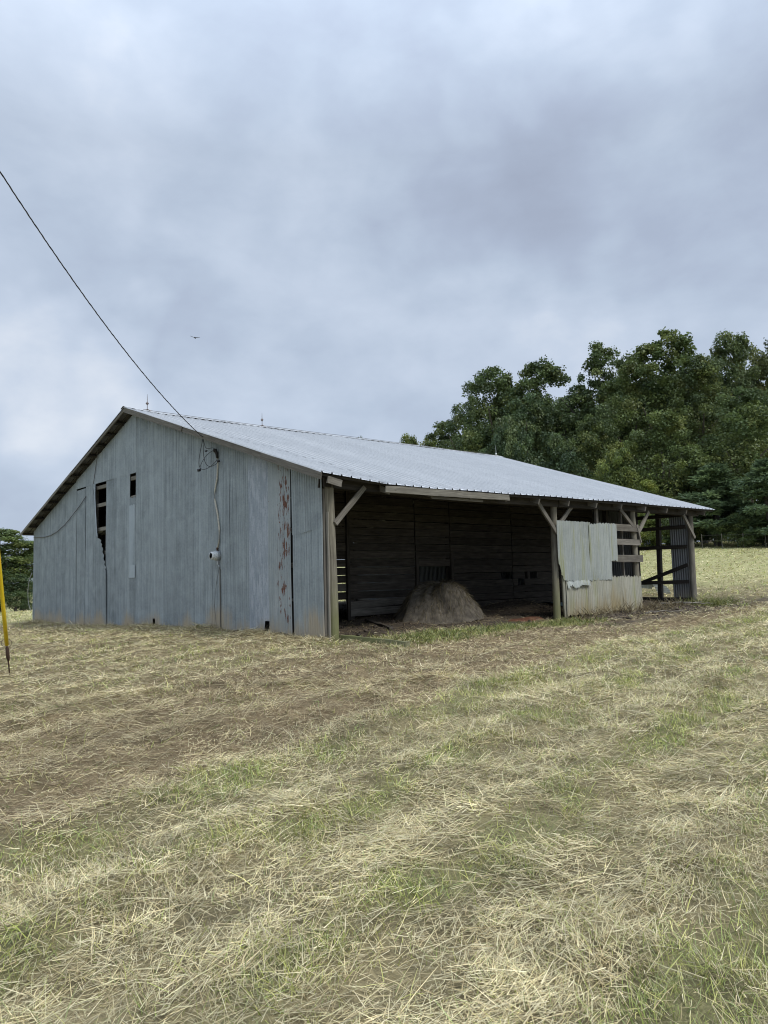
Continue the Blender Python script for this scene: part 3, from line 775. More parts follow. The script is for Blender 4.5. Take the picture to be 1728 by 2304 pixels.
# ------------------------------------------------------------------ service cable, pole, guy
PX, PY = -6.53, -1.60
pole = empty('utility_pole', (PX, PY, T(PX, PY)), label='round wooden utility pole standing left of the barn', category='pole')
o = MB().tube([(0, 0, -.5), (0, 0, 2), (0, 0, 5), (0, 0, 7.6)], [.15, .14, .125, .11], 14).build('shaft', 'bark', pole, True)
PT = np.array((PX+.12, PY+.05, 6.66))
N = 150; base = np.array(sag(PT, HANG, .32, N)); ax = np.array(HANG)-PT; ax /= np.linalg.norm(ax)
s1 = np.cross(ax, (0, 0, 1)); s1 /= np.linalg.norm(s1); s2 = np.cross(s1, ax)
sc = empty('service_cable', tuple(HANG), label='twisted dark overhead cable running from the upper left down to the barn', category='cable')
for kk, (r0, rr) in enumerate(((.006, .0052), (.006, .0052), (.006, .0035))):
    an = np.linspace(0, 2*math.pi*21, N)+kk*2.094
    pts = base+(np.cos(an)[:, None]*s1+np.sin(an)[:, None]*s2)*r0-np.array(HANG)
    MB().tube([tuple(q) for q in pts], rr, 5).build('strand', 'cable_black' if kk < 2 else 'cable_grey', sc, True)
GB = np.array((-5.0, 1.40, T(-5.0, 1.40)))
guy = empty('guy_wire', tuple(GB), label='guy wire in a yellow plastic guard with a rusty ground anchor at left', category='guy wire')
GT = np.array((PX+.05, PY+.1, 6.1)); gd = GT-GB; gl = np.linalg.norm(gd); gd /= gl
def gp(a): return tuple(gd*a)
MB().tube([gp(-.1), gp(.25), gp(.5)], .011, 6).tube([gp(.30), gp(.36), gp(.52), gp(.56)], [.012, .028, .026, .012], 8).build('anchor_rod', 'steel_rust', guy, True)
MB().tube([gp(.58), gp(1.2), gp(2.2), gp(2.95)], .029, 12).build('guard', 'yellow_plastic', guy, True)
MB().tube([gp(.5), gp(gl)], .006, 6).build('wire', 'cable_grey', guy)
ring = [tuple(np.array(gp(.62))+np.array((.075*math.cos(q), .02*math.sin(q), .06*math.sin(q)))) for q in np.linspace(0, 6.28, 16)]
MB().tube(ring, .004, 5).build('clip_ring', 'steel_rust', guy)

# ------------------------------------------------------------------ things lying about
def thing_mesh(mb, name, mat, label, category, smooth=False, group=None):
    return mb.build(name, mat, None, smooth, label=label, category=category, group=group)
# timber at the foot of the corner post
def gline(p, q, n, dz):
    return [(p[0]+(q[0]-p[0])*a, p[1]+(q[1]-p[1])*a, T(p[0]+(q[0]-p[0])*a, p[1]+(q[1]-p[1])*a)+dz) for a in np.linspace(0, 1, n)]
a_, b_ = gline((.38, .02), (.62, -1.55), 2, .05)
thing_mesh(MB().beam(a_, b_, .13, .11, seg=6, jit=.008), 'timber', 'wood_post', 'greenish grey timber lying in the grass beside the corner post', 'timber')
a_, b_ = gline((3.2, 2.55), (2.35, .75), 2, .05)
thing_mesh(MB().beam(a_, b_, .09, .05, seg=6, jit=.012), 'loose_board', 'wood_interior', 'dark rotten board lying on the dirt floor inside the bay', 'board')
# blue sheet and clay patch
mb = MB(); rows = []
for i in range(9):
    rows.append([(10.3+2.6*i/8, 2.0+1.1*j/5, T(10.3+2.6*i/8, 2.0+1.1*j/5)+.06+.03*math.sin(i*1.3+j)) for j in range(6)])
mb.quadgrid(rows); thing_mesh(mb, 'tarp', 'tarp_blue', 'dull blue sheet lying flat on the dirt behind the second post', 'tarp', True)
mb = MB(); cx, cy = 6.5, .35; c0 = []
rows = [[(cx, cy, T(cx, cy)+.02)]*25]
for rr in (.5, .85, 1.0):
    rows.append([(cx+math.cos(q)*rr*(.62+.1*math.sin(3*q)), cy+math.sin(q)*rr*(.42+.07*math.sin(2*q+1)), T(cx+math.cos(q)*rr*.62, cy+math.sin(q)*rr*.42)+(.02 if rr < .9 else -.02)) for q in np.linspace(0, 2*math.pi, 25)])
mb.quadgrid(rows); mb.build('clay_patch', 'red_clay', None, True, kind='structure')
# scrap sheet behind the barn
mb = MB(); rows = []
for i in range(61):
    u = 1.3*i/60
    r = []
    for j in range(9):
        an = j/8*2.0+.2; R0 = .33
        r.append((16.8+u*.25+.35*math.cos(an)*.5, 3.35-u*.85, T(17, 3)+.02+R0*math.sin(an)*(1-.2*u)+.012*math.sin(an*40)))
    rows.append(r)
mb.v, mb.f, mb.uv = [], [], []
rows = []
for j in range(73):
    an = .15+2.3*j/72; R0 = .40+.014*math.sin(an*R_(360)*2.2*2)
    rows.append([(16.9+.15*u+math.cos(an)*R0*.3, 3.05-.55*math.cos(an)*R0*1.6-.35*u, T(17, 2.9)-.05+math.sin(an)*R0*(1.15-.15*u)) for u in np.linspace(0, 1.2, 6)])
mb.quadgrid(rows); thing_mesh(mb, 'scrap_sheet', 'tin_pale', 'curled pale corrugated sheet lying in the field behind the end bay', 'scrap metal', True)

# hay mound: lumpy solid, draped with stems
mcx, mcy = 4.9, 1.85
MZ = T(mcx, mcy)
n_a, n_r = 64, 22; vs = []; 
def mound(an, v):
    ca, sa = math.cos(an), math.sin(an)
    k = vnoise(np.array([ca*2.1+4]), np.array([sa*2.1+v*2]))[0]; k2 = vnoise(np.array([ca*6+9]), np.array([sa*6+v*5]))[0]
    r = (1.10+.34*(k-.5)+.12*(k2-.5))*(v**.8)*(1+.12*max(0, v-.85)/.15)
    zz = .93*(max(0., 1-v**2.3*(1-.08*ca))**.86)*(1+.26*(k-.5))+.09*(k2-.5)
    return mcx+ca*r*1.0+.22*(1-v), mcy+sa*r*.85, MZ-.04+zz
mb = MB(); mb.quadgrid([[mound(2*math.pi*i/n_a, max(.001, j/n_r)) for i in range(n_a)] for j in range(n_r+1)], None, True)
plain('old_hay', (.105, .092, .073), .95, 0, .5, 9)
hay = empty('hay_mound', (mcx, mcy, T(mcx, mcy)), label='rounded mound of old grey brown hay inside the open bay', category='hay')
o = mb.build('hay_body', 'old_hay', hay, True); o.location = (-mcx, -mcy, -T(mcx, mcy))

# ------------------------------------------------------------------ straw, grass
def blades_mesh(name, P, d, L, wd, bend, colr, segs, taper, roll):
    n = len(P)
    d = d/np.linalg.norm(d, axis=1, keepdims=True)
    side = np.cross(d, np.array([0, 0, 1.])); nn = np.linalg.norm(side, axis=1, keepdims=True)
    side = np.where(nn > .05, side/np.maximum(nn, 1e-6), np.array([1., 0, 0]))
    upn = np.cross(side, d)
    side = side*np.cos(roll)[:, None]+upn*np.sin(roll)[:, None]
    V = np.zeros((n, segs+1, 2, 3), np.float32)
    for i in range(segs+1):
        a = i/segs
        c_ = P+d*(L*a)[:, None]+bend*(L*a*a)[:, None]
        hw = (wd*.5*(1-(1-taper)*a**1.5))[:, None]
        V[:, i, 0] = c_-side*hw; V[:, i, 1] = c_+side*hw
    ids = np.arange(n*(segs+1)*2).reshape(n, segs+1, 2)
    F = np.stack([ids[:, :-1, 0], ids[:, :-1, 1], ids[:, 1:, 1], ids[:, 1:, 0]], -1).reshape(-1, 4)
    C = np.repeat(colr, (segs+1)*2, axis=0)
    return npmesh(name, V.reshape(-1, 3), F, 'blade', C)
STRAW = np.array([(.72, .615, .355), (.80, .715, .47), (.62, .525, .29), (.68, .605, .385), (.49, .395, .22), (.66, .615, .36)])
BROWN = np.array([(.46, .36, .205), (.58, .485, .285), (.31, .235, .14), (.62, .54, .33), (.21, .155, .095), (.50, .42, .25)])
GREEN = np.array([(.43, .49, .13), (.58, .59, .19), (.34, .42, .12), (.68, .65, .26), (.36, .43, .18)])
BACKOFF = 4.0
def scatter(n, r0, r1, pw, half):
    """points on the ground in a wide fan around and before the photographer, thinning with distance"""
    r0, r1 = r0+BACKOFF, r1+BACKOFF
    u = rng.random(n); e = 2-pw
    r = (r0**e+(r1**e-r0**e)*u)**(1/e)
    th = YAW+rng.uniform(-half, half, n)
    x = CAM[0]-BACKOFF*math.cos(YAW)+r*np.cos(th); y = CAM[1]-BACKOFF*math.sin(YAW)+r*np.sin(th)
    return x, y, np.maximum(np.hypot(x-CAM[0], y-CAM[1]), 1.5)
def keep(x, y):
    """no straw inside walls, thin on bare dirt"""
    br, gn, di, fa = zones(x, y)
    inside = (x > -.02) & (x < 14.4) & (y > .25) & (y < 16.3)
    p = (1-di*.93)*(~inside)
    return rng.random(len(x)) < p, br, gn, di, fa
def pick(pal, n): return pal[rng.integers(0, len(pal), n)]
def straw_layer(name, n, r0, r1, pw, half, segs, lenr, wbase, wk, greenp, label):
    x, y, r = scatter(n, r0, r1, pw, half)
    ok, br, gn, di, fa = keep(x, y)
    clump = fbm(x*3.3, y*3.3, 91, 3)
    ok &= rng.random(len(x)) < np.clip(.35+1.3*(clump-.28), .2, 1)
    x, y, r, br, gn, di, fa, clump = [q[ok] for q in (x, y, r, br, gn, di, fa, clump)]
    n = len(x); z = terr(x, y)
    isg = rng.random(n) < np.clip(gn*1.15*greenp, 0, .92)
    isb = (~isg) & (rng.random(n) < br*.85)
    colr = pick(STRAW, n); colr[isb] = pick(BROWN, isb.sum()); colr[isg] = pick(GREEN, isg.sum())
    yel = np.clip(fbm(x*.8+9, y*.8, 44, 2)-.4, 0, .4)[:, None]*.5
    colr = colr*(1-fa[:, None]*.25)+np.array((.46, .43, .23))*fa[:, None]*.25
    mat_ = fbm(x*5.5, y*5.5, 133, 3)[:, None]; big_ = fbm(x*1.1, y*1.1, 171, 3)[:, None]
    colr = colr*rng.uniform(.6, 1.2, (n, 1))*(.45+1.1*mat_)*(.78+.44*big_)
    wind = .28+1.1*(fbm(x*.7, y*.7, 63, 2)-.5)*3
    az = np.where(rng.random(n) < .45, wind+rng.normal(0, .45, n)+np.pi*(rng.random(n) < .5), rng.uniform(0, 2*np.pi, n))
    el = np.where(isg, rng.uniform(.15, 1.1, n), np.abs(rng.normal(.08, .28, n)))
    short = np.where(isb, .72, 1.)
    L = rng.uniform(lenr[0], lenr[1], n)*short*np.where(isg, .72, 1)*np.clip(r/6, 1, 1.5)
    d = np.stack([np.cos(az)*np.cos(el), np.sin(az)*np.cos(el), np.sin(el)], 1)
    bend = np.stack([rng.normal(0, .12, n), rng.normal(0, .12, n), np.where(isg, -.35, -.12)*rng.random(n)], 1)
    z = z+np.where(isg, -.01, rng.random(n)**2*.05*(.4+clump))
    wd = wbase*np.clip(r/4, .8, 99)**wk*rng.uniform(.6, 1.35, n)*np.where(isg, 1.15, 1)
    P = np.stack([x, y, z], 1)
    me = blades_mesh(name, P, d, L, wd, bend, colr, segs, .35, rng.uniform(-.7, .7, n))
    return link(bpy.data.objects.new(name, me), kind='stuff', label=label, category='grass')
straw_layer('cut_straw', 560000, 1.3, 10, 1.75, R_(35), 1, (.035, .125), .0032, .5, .8, 'short mown straw and green bits matted on the near ground')
straw_layer('cut_straw', 46000, 1.3, 10, 1.75, R_(35), 2, (.10, .24), .0034, .5, .8, 'long bent straws lying loose on the near ground')
straw_layer('cut_straw', 390000, 9.5, 25, 1.3, R_(34), 1, (.04, .12), .0034, .75, .75, 'mown straw scattered over the ground around the barn')
straw_layer('field_grass', 130000, 23, 72, 1.05, R_(35), 1, (.08, .20), .0036, .9, .9, 'short mown grass over the rising field')
# standing tufts
def tufts(name, n, r0, r1, pw, per, hr, label, sel):
    x, y, r = scatter(n, r0, r1, pw, R_(35))
    ok, br, gn, di, fa = keep(x, y); ok &= sel(x, y, br, gn, di)
    x, y, r = x[ok], y[ok], r[ok]; n = len(x)
    rad = rng.uniform(.04, .14, n); hh = rng.uniform(hr[0], hr[1], n); base = pick(GREEN, n)*rng.uniform(.8, 1.25, (n, 1))
    X = np.repeat(x, per)+rng.normal(0, 1, n*per)*np.repeat(rad, per); Y = np.repeat(y, per)+rng.normal(0, 1, n*per)*np.repeat(rad, per)
    Z = terr(X, Y)-.01; m_ = n*per
    az = rng.uniform(0, 2*np.pi, m_)*.6+np.repeat(rng.uniform(0, 2*np.pi, n), per)*.4; el = rng.uniform(.75, 1.5, m_)
    d = np.stack([np.cos(az)*np.cos(el), np.sin(az)*np.cos(el), np.sin(el)], 1)
    L = np.repeat(hh, per)*rng.uniform(.5, 1.2, m_)
    colr = np.repeat(base, per, axis=0)*rng.uniform(.6, 1.15, (m_, 1))
    mixs = rng.random(m_) < .3; colr[mixs] = pick(STRAW, mixs.sum())*.9
    bend = np.stack([np.cos(az)*.35*rng.random(m_), np.sin(az)*.35*rng.random(m_), -.2*rng.random(m_)], 1)
    wd = .0036*np.clip(np.repeat(r, per)/4, .8, 99)**.6*rng.uniform(.7, 1.3, m_)
    me = blades_mesh(name, np.stack([X, Y, Z], 1), d, L, wd, bend, colr, 2, .15, rng.uniform(-1.5, 1.5, m_))
    link(bpy.data.objects.new(name, me), kind='stuff', label=label, category='grass')
tufts('grass_tufts', 6800, 1.4, 22, 1.5, 28, (.05, .14), 'standing green and yellow grass tufts among the cut straw', lambda x, y, b, g_, d: rng.random(len(x)) < np.clip((g_-.22)*1.9, .02, 1))
# weeds along the edge of the bay
def weeds(name, pts, per, hr, label, pal=GREEN*.5, spread=.12):
    pts = np.array(pts); n = len(pts); m_ = n*per
    X = np.repeat(pts[:, 0], per)+rng.normal(0, spread, m_); Y = np.repeat(pts[:, 1], per)+rng.normal(0, spread, m_); Z = terr(X, Y)-.01
    az = rng.uniform(0, 2*np.pi, m_); el = rng.uniform(.3, 1.45, m_)
    d = np.stack([np.cos(az)*np.cos(el), np.sin(az)*np.cos(el), np.sin(el)], 1)
    L = rng.uniform(hr[0], hr[1], m_)
    colr = pick(pal, m_)*rng.uniform(.6, 1.2, (m_, 1))
    bend = np.stack([np.cos(az)*.4*rng.random(m_), np.sin(az)*.4*rng.random(m_), -.35*rng.random(m_)], 1)
    me = blades_mesh(name, np.stack([X, Y, Z], 1), d, L, rng.uniform(.008, .022, m_), bend, colr, 2, .2, rng.uniform(-1.5, 1.5, m_))
    return link(bpy.data.objects.new(name, me), kind='stuff', label=label, category='weeds')
pp = np.stack([rng.uniform(.7, 7.0, 150), -.95+rng.normal(0, .28, 150)], 1)
weeds('weeds', pp, 26, (.05, .2), 'low dark green weeds along the mouth of the open bay')
pp = np.stack([13.9+rng.normal(0, .45, 26), -.75+rng.normal(0, .3, 26)], 1)
weeds('weeds', pp, 40, (.1, .38), 'tuft of taller green weeds at the foot of the far corner post')
pp = np.stack([rng.uniform(7.3, 13, 60), -.45+rng.normal(0, .22, 60)], 1)
weeds('dead_stems', pp, 14, (.1, .4), 'tangle of dead grey stems along the foot of the patched tin', BROWN*.5, .15)
# straw heaped against the gable
hx = -np.abs(rng.normal(.12, .28, 26000))-.02; hy = rng.uniform(-.2, 16.4, 26000); ok = rng.random(26000) < .25+.75*sstep(fbm(hy*.7, hy*0+2, 71, 2), .35, .65)
hx, hy = hx[ok], hy[ok]; m_ = len(hx); az = rng.uniform(0, 6.28, m_); el = np.abs(rng.normal(.15, .3, m_))
colr = np.where(rng.random((m_, 1)) < .6, pick(STRAW, m_), pick(BROWN, m_))*rng.uniform(.6, 1.1, (m_, 1))
me = blades_mesh('straw_drift', np.stack([hx, hy, terr(hx, hy)+rng.random(m_)**2*.07], 1), np.stack([np.cos(az)*np.cos(el), np.sin(az)*np.cos(el), np.sin(el)], 1),
                 rng.uniform(.08, .24, m_), rng.uniform(.005, .011, m_), np.stack([rng.normal(0, .2, m_), rng.normal(0, .2, m_), -.3*rng.random(m_)], 1), colr, 1, .4, rng.uniform(-.8, .8, m_))
link(bpy.data.objects.new('straw_drift', me), kind='stuff', label='loose straw drifted against the foot of the gable wall', category='straw')
# stems draped on the hay mound and litter on the dirt floor
m_ = 6000; an = rng.uniform(0, 6.283, m_); vv = rng.uniform(.05, .98, m_)
P = np.array([mound(a, v) for a, v in zip(an, vv)]); P2 = np.array([mound(a+.05*q, min(1, v+.06)) for a, v, q in zip(an, vv, rng.normal(0, 1, m_))])
out_ = np.stack([np.cos(an), np.sin(an), .6*np.ones(m_)], 1)
d = (P2-P); d /= np.linalg.norm(d, axis=1, keepdims=True)+1e-9; d = d+out_*rng.uniform(-.05, .08, (m_, 1))+rng.normal(0, .10, (m_, 3))
me = blades_mesh('stems', P+out_*.004-np.array((mcx, mcy, T(mcx, mcy))), d, rng.uniform(.06, .26, m_), rng.uniform(.004, .009, m_), rng.normal(0, .15, (m_, 3)), pick(BROWN, m_)*rng.uniform(.16, .42, (m_, 1)), 1, .4, rng.uniform(-1, 1, m_))
link(bpy.data.objects.new('hay_stems', me), parent=hay, kind='stuff')
m_ = 5000; lx = rng.uniform(.3, 14, m_); ly = rng.uniform(-.6, 3.2, m_)**1.0; az = rng.uniform(0, 6.28, m_); el = np.abs(rng.normal(.05, .15, m_))
me = blades_mesh('floor_litter', np.stack([lx, ly, terr(lx, ly)+.008], 1), np.stack([np.cos(az)*np.cos(el), np.sin(az)*np.cos(el), np.sin(el)], 1), rng.uniform(.05, .22, m_), rng.uniform(.005, .011, m_), rng.normal(0, .15, (m_, 3)),
                 pick(BROWN, m_)*rng.uniform(.4, .95, (m_, 1)), 1, .5, rng.uniform(-.6, .6, m_))
link(bpy.data.objects.new('floor_litter', me), kind='stuff', label='straw litter strewn on the dirt floor of the open bay', category='straw')
ico = np.array([(1, 0, 0), (-1, 0, 0), (0, 1, 0), (0, -1, 0), (0, 0, 1), (0, 0, -1)], float)
icf = np.array([(0, 2, 4), (2, 1, 4), (1, 3, 4), (3, 0, 4), (2, 0, 5), (1, 2, 5), (3, 1, 5), (0, 3, 5)])
m_ = 2600; kx = np.where(rng.random(m_) < .6, rng.uniform(.4, 14, m_), rng.uniform(7, 15, m_)); ky = np.where(kx < 7, rng.uniform(-.3, 3.1, m_), rng.uniform(-1.5, 2.8, m_))
sz = rng.uniform(.008, .03, m_)*(1+1.2*(rng.random(m_) < .06))
V = np.stack([kx, ky, terr(kx, ky)+sz*.3], 1)[:, None, :]+ico[None]*(sz[:, None]*rng.uniform(.6, 1.3, (m_, 6)))[:, :, None]*np.array((1.2, 1.2, .8))
me = npmesh('dirt_clods', V.reshape(-1, 3), (np.arange(m_)[:, None, None]*6+icf[None]).reshape(-1, 3), 'blade', np.repeat(np.array((.085, .066, .05))*rng.uniform(.5, 1.5, (m_, 1)), 6, axis=0), True)
link(bpy.data.objects.new('dirt_clods', me), kind='stuff', label='crumbled dark soil clods on the bay floor and along the front', category='soil')
# dead sticks by the far bay
for i, (p, q, r, lab) in enumerate([((11.6, -.35), (12.75, -.62), .022, 'long pale dead stick lying nearest the patched tin'), ((12.1, -.75), (13.3, -1.0), .018, 'dead stick lying in front of the others by the far bay'),
                               ((12.55, -.2), (12.95, -.8), .016, 'short dead stick lying slantwise across the dirt by the far bay'), ((13.2, -.35), (13.7, -.95), .02, 'pale dead stick lying closest to the far corner post'),
                               ((9.3, -1.15), (10.9, -1.3), .014, 'thin dead stick lying out from the patched tin')]):
    pts = [np.array(v) for v in gline(p, q, 7, .05+.03*(i % 2))]
    pts = [tuple(v+np.array((0, random.uniform(-.03, .03), random.uniform(-.015, .03)))) for v in pts]
    thing_mesh(MB().tube(pts, [r*1.1, r, r*.9, r*.85, r*.8, r*.7, r*.5], 6), 'stick', 'wood_pale', lab, 'stick', True, 'dead sticks by the far bay')

# ------------------------------------------------------------------ bird
bd = empty('bird', (27.3, 55.8, 25.5), label='small dark bird gliding in the grey sky', category='bird')
bd.scale = (.72, .72, .72); bv = Vector((rt[0], rt[1], 0)).normalized(); fv = Vector((fw[0], fw[1], 0)).normalized()
mb = MB(); mb.tube([tuple(-fv*.32-Vector((0, 0, .03))), tuple(-fv*.2), tuple(Vector()), tuple(fv*.18), tuple(fv*.3+Vector((0, 0, .01)))], [.05, .08, .10, .07, .02], 8); mb.build('body', 'bird_dark', bd, True)
for sgn, tip in ((-1, Vector((0, 0, .26))), (1, Vector((0, 0, -.03)))):
    mb = MB(); rows = []
    for a in np.linspace(0, 1, 6):
        c0 = bv*sgn*(.06+.62*a)+tip*a+Vector((0, 0, .03)); ch = .16*(1-.6*a**2)
        rows.append([c0+fv*ch, c0+Vector((0, 0, .018)), c0-fv*ch*.8, c0-Vector((0, 0, .012))])
    mb.quadgrid(rows, None, True); mb.build('wing', 'bird_dark', bd, True)

# ------------------------------------------------------------------ trees
def leaf_cloud(C, Rr, per, size, pal, squash=.8, needle=False, seed=0):
    r_ = np.random.default_rng(seed); K = len(C); n = K*per
    cen = np.repeat(C, per, axis=0); rad = np.repeat(Rr, per)
    dv = r_.normal(0, 1, (n, 3)); dv[:, 2] += .25; dv /= np.linalg.norm(dv, axis=1, keepdims=True)
    rr = rad*(1-.55*r_.random(n)**2.2)
    P = cen+dv*rr[:, None]*np.array([1, 1, squash])+r_.normal(0, .12, (n, 3))
    nrm = dv*.6+r_.normal(0, .6, (n, 3))+np.array([0, 0, .35]); nrm /= np.linalg.norm(nrm, axis=1, keepdims=True)
    a = np.cross(nrm, r_.normal(0, 1, (n, 3))); a /= np.linalg.norm(a, axis=1, keepdims=True); b = np.cross(nrm, a)
    s = size*r_.uniform(.6, 1.4, n)[:, None]
    if needle:
        a = dv*.8+r_.normal(0, .5, (n, 3)); a[:, 2] += .15; a /= np.linalg.norm(a, axis=1, keepdims=True); b = np.cross(a, r_.normal(0, 1, (n, 3))); b /= np.linalg.norm(b, axis=1, keepdims=True)
        V = np.stack([P-b*s*.16, P+a*s*.75-b*s*.07, P+a*s*.75+b*s*.07, P+b*s*.16], 1)
    else:
        V = np.stack([P-a*s*.5, P-b*s*.34+a*s*.05+nrm*s*.1, P+a*s*.5, P+b*s*.34-a*s*.05+nrm*s*.1], 1)
    ccol = pal[r_.integers(0, len(pal), K)]*r_.uniform(.75, 1.25, (K, 1))
    colr = np.repeat(ccol, per, axis=0)*r_.uniform(.7, 1.3, (n, 1))
    return V.reshape(-1, 3), np.repeat(colr, 4, axis=0)
LEAF = np.array([(.115, .150, .060), (.140, .172, .066), (.095, .130, .060), (.172, .194, .078), (.105, .138, .068)])
PINE = np.array([(.070, .098, .060), (.086, .116, .066), (.058, .084, .054)])
def tree_mesh(seed, h, cr, kind):
    r_ = np.random.default_rng(seed)
    if kind == 'pine':
        C = []; Rr = []
        for k in range(70):
            a = r_.random(); zz = h*(.12+.86*a); rad = cr*(1-a)**.75*(.35+.65*r_.random()); th = r_.uniform(0, 6.28)
            C.append((rad*math.cos(th), rad*math.sin(th), zz-.15*rad)); Rr.append(.75+.75*(1-a)*r_.random())
        C.append((0, 0, h)); Rr.append(.5)
        V, cc = leaf_cloud(np.array(C), np.array(Rr), 230, .62, PINE, .5, True, seed)
    else:
        lo = {'tall': .30, 'round': .16, 'airy': .34, 'low': .04}[kind]; C = []; Rr = []
        nl = 7+int(r_.integers(0, 4)); lob = []
        for k in range(nl):                                  # big lobes, then clumps on each
            a = (k+.5)/nl; zz = h*(lo+(1-lo)*(.12+.76*a)); rad = cr*.62*math.sin(math.pi*min(1, .18+.78*a))**.8*(.5+.5*r_.random()); th = k*2.4+r_.uniform(-.5, .5)
            lob.append((rad*math.cos(th), rad*math.sin(th), zz, cr*(.50-.18*a)*r_.uniform(.8, 1.15)))
        lob.append((r_.normal(0, .3), r_.normal(0, .3), h*.93, cr*.28)); lob.append((0, 0, h*(lo+(1-lo)*.45), cr*.6))
        for lx, ly, lz, lr in lob:
            for q in range(11 if kind == 'airy' else 17):
                dv = r_.normal(0, 1, 3); dv[2] = dv[2]*.8+.2; dv /= np.linalg.norm(dv)
                C.append((lx+dv[0]*lr*.85, ly+dv[1]*lr*.85, max(h*lo*.6, lz+dv[2]*lr*.8))); Rr.append(lr*r_.uniform(.22, .48))
        V, cc = leaf_cloud(np.array(C), np.array(Rr), 115 if kind == 'airy' else 125, .25 if h > 12 else .20, LEAF, .8, False, seed)
    n = len(V)//4
    return npmesh('crown', V, np.arange(n*4).reshape(n, 4), 'leaf', cc)
def trunk_mesh(seed, h, kind):
    r_ = random.Random(seed); mb = MB(); top = h*(.95 if kind == 'pine' else .72); r0 = .02*h
    mb.tube([(0, 0, -.8), (.1*r_.uniform(-1, 1), 0, top*.3), (.3*r_.uniform(-1, 1), .3*r_.uniform(-1, 1), top*.65), (.3*r_.uniform(-1, 1), .2, top)], [r0*1.2, r0*.85, r0*.55, r0*.2], 8)
    if kind != 'pine':
        for k in range(6):
            z0 = top*r_.uniform(.35, .8); th = k*1.05+r_.random(); L = h*r_.uniform(.14, .26)
            mb.tube([(0, 0, z0), (L*.5*math.cos(th), L*.5*math.sin(th), z0+L*.45), (L*math.cos(th), L*math.sin(th), z0+L*1.0)], [r0*.45, r0*.3, r0*.1], 6)
    me = bpy.data.meshes.new('trunk'); me.from_pydata(mb.v, [], mb.f); me.update()
    uvl = me.uv_layers.new(name='UVMap'); li = np.zeros(len(me.loops), np.int32); me.loops.foreach_get('vertex_index', li)
    uvl.data.foreach_set('uv', np.array(mb.uv, np.float32)[li].ravel()); me.materials.append(MATS['bark']); return me
LIB = {}
def tree(kind, var, px, py, top, cr, rot, label, tint=(1, 1, 1), group=None, name=None):
    z0 = T(px, py); h = top-z0
    key = (kind, var)
    if key not in LIB:
        hh = {'tall': 20, 'round': 16, 'airy': 20, 'low': 9, 'pine': 15}[kind]; cc = {'tall': 5.2, 'round': 6, 'airy': 4.6, 'low': 5, 'pine': 4.2}[kind]
        LIB[key] = (tree_mesh(hash(kind) % 1000+var*37 if False else sum(map(ord, kind))+var*37, hh, cc, kind), trunk_mesh(var*5+1, hh, kind), hh, cc)
    cm, tm, hh, cc = LIB[key]
    root = empty(name or ('pine_tree' if kind == 'pine' else 'tree'), (px, py, z0), label=label, category='tree', group=group)
    root.rotation_euler.z = rot; root.scale = (cr/cc, cr/cc, h/hh)
    for nm, me in (('crown', cm), ('trunk', tm)):
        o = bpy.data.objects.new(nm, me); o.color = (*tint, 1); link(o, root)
    return root
WOOD = 'trees of the wood beyond the field'
def at(px, dist):
    """ground position seen in column px of the photograph at a given distance"""
    d = fw*1730+rt*(px-864); q = d[:2]/np.linalg.norm(d[:2]); return CAM[0]+q[0]*dist, CAM[1]+q[1]*dist
def topz(px, py, dist):
    d = fw*1730+rt*(px-864)-up*(py-1152); return CAM[2]+d[2]/np.linalg.norm(d[:2])*dist
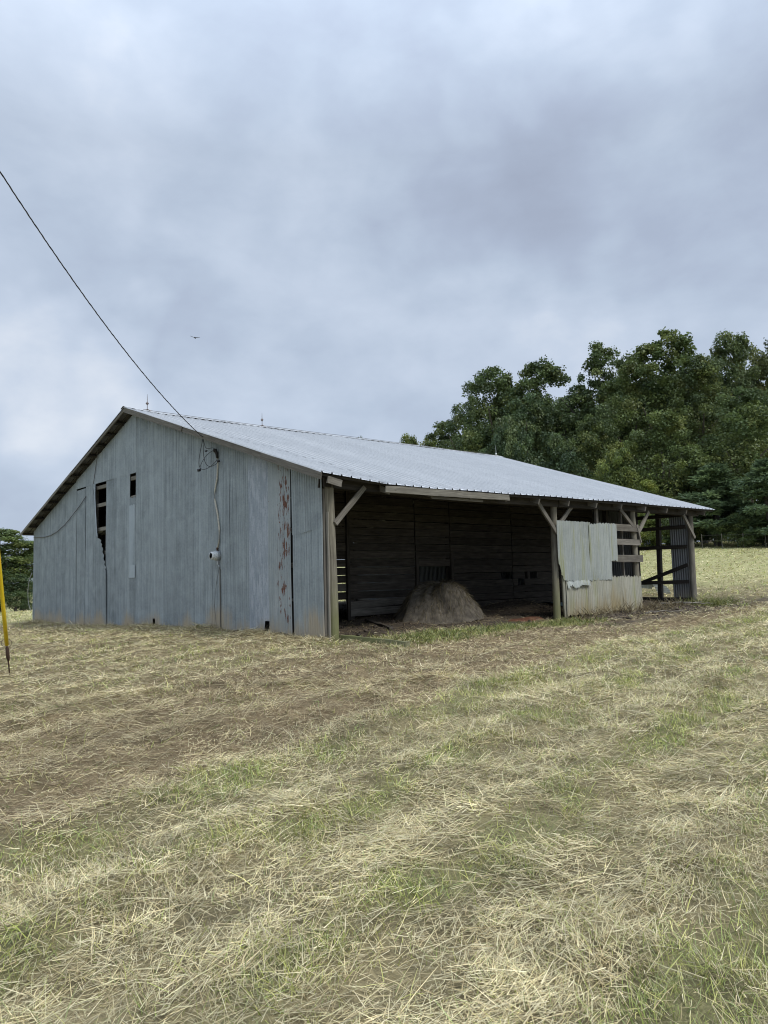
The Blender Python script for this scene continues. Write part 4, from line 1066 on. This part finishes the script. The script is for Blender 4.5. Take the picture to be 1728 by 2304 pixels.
FRONT = [  # column, top row, distance, crown radius, kind, variant, tint, label
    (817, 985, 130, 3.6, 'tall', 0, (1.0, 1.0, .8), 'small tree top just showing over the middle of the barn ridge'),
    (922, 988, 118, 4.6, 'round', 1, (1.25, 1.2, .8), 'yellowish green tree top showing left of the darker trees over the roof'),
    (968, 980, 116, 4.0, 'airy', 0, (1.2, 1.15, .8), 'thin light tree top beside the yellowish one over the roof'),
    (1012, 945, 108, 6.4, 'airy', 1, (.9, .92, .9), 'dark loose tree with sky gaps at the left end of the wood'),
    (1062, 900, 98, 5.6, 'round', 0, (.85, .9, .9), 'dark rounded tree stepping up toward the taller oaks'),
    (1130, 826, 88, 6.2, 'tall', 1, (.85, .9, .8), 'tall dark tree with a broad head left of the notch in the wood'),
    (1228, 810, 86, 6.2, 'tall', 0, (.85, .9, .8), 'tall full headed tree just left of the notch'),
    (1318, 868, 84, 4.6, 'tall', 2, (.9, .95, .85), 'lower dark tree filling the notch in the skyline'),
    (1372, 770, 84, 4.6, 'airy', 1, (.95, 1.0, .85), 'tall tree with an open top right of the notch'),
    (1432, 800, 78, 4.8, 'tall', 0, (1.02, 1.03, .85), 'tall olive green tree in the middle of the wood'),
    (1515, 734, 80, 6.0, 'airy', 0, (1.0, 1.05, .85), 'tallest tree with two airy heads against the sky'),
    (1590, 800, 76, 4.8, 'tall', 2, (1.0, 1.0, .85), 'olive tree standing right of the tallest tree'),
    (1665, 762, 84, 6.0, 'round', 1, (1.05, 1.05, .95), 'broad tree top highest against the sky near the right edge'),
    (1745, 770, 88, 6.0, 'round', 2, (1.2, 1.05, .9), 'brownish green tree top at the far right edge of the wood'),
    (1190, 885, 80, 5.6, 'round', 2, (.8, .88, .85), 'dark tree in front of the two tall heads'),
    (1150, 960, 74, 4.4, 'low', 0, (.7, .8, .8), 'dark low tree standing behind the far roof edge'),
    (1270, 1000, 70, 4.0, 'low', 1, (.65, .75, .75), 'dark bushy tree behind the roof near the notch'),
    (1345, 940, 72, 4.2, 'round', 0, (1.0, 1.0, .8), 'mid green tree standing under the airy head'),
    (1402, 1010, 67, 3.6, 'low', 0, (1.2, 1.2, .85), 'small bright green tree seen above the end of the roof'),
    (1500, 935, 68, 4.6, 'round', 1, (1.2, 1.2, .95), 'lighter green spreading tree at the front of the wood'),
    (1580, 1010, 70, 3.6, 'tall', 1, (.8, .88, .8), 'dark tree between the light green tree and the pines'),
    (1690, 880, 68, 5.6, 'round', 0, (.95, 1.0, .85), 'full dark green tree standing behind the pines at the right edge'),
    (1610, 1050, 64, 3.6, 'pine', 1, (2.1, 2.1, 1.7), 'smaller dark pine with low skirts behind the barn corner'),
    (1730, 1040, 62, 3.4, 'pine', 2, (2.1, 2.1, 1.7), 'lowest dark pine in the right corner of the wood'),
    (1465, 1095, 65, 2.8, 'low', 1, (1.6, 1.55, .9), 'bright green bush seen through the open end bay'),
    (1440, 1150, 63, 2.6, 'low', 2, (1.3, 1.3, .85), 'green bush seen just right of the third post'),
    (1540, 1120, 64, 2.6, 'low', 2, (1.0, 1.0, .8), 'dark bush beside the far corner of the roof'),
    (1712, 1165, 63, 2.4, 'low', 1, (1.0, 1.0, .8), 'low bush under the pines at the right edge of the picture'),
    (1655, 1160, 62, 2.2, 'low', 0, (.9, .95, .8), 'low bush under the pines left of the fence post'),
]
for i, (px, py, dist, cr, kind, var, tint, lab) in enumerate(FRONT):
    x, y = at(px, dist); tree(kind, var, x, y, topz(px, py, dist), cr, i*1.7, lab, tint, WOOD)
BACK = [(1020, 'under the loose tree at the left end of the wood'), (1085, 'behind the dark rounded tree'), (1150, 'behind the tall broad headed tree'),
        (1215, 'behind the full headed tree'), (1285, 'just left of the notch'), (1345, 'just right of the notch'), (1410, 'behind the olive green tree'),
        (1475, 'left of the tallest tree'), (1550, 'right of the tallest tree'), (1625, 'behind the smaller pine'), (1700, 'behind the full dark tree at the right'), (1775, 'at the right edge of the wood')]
for i, (px, where) in enumerate(BACK):                          # darker tinted back row that closes the gaps
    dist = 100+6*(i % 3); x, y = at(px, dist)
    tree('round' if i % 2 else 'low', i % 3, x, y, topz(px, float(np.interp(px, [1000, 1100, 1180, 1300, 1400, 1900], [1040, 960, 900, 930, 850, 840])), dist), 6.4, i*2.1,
         'dark back row tree '+where, (.7, .75, .75), 'back row of the wood')
for px, py, dist, cr, kind, var, tint, lab in [(4, 1185, 82, 4.8, 'airy', 2, (1.25, 1.3, 1.1), 'tree with a thin sky speckled head at the left edge'),
        (58, 1216, 84, 4.8, 'tall', 0, (1.25, 1.3, 1.1), 'tree half hidden behind the left corner of the barn'),
        (38, 1300, 78, 3.4, 'low', 1, (.8, .9, .9), 'dark round bush at the edge of the left field'),
        (-30, 1250, 80, 4.6, 'round', 0, (.8, .9, .85), 'dense dark tree cut by the left edge of the picture')]:
    x, y = at(px, dist); tree(kind, var, x, y, topz(px, py, dist), cr, px, lab, tint, 'trees beyond the left field')

# ------------------------------------------------------------------ fence at the wood's edge
fx, fy = at(1620, 60.5)
fence = empty('fence', (fx, fy, T(fx, fy)), label='thin wire fence on grey posts along the edge of the wood', category='fence')
prev = None
for px in (1575, 1620, 1668, 1718, 1770):
    x, y = at(px, 60.5); z = T(x, y)
    MB().tube([(x-fx, y-fy, z-.3-T(fx, fy)), (x-fx, y-fy, z+1.1-T(fx, fy))], .028, 6).build('post', 'wood_grey', fence)
    if prev:
        for hgt in (.6, 1.0):
            MB().tube([(prev[0]-fx, prev[1]-fy, prev[2]+hgt-T(fx, fy)), (x-fx, y-fy, z+hgt-T(fx, fy))], .005, 4).build('wire', 'cable_grey', fence)
    prev = (x, y, z)
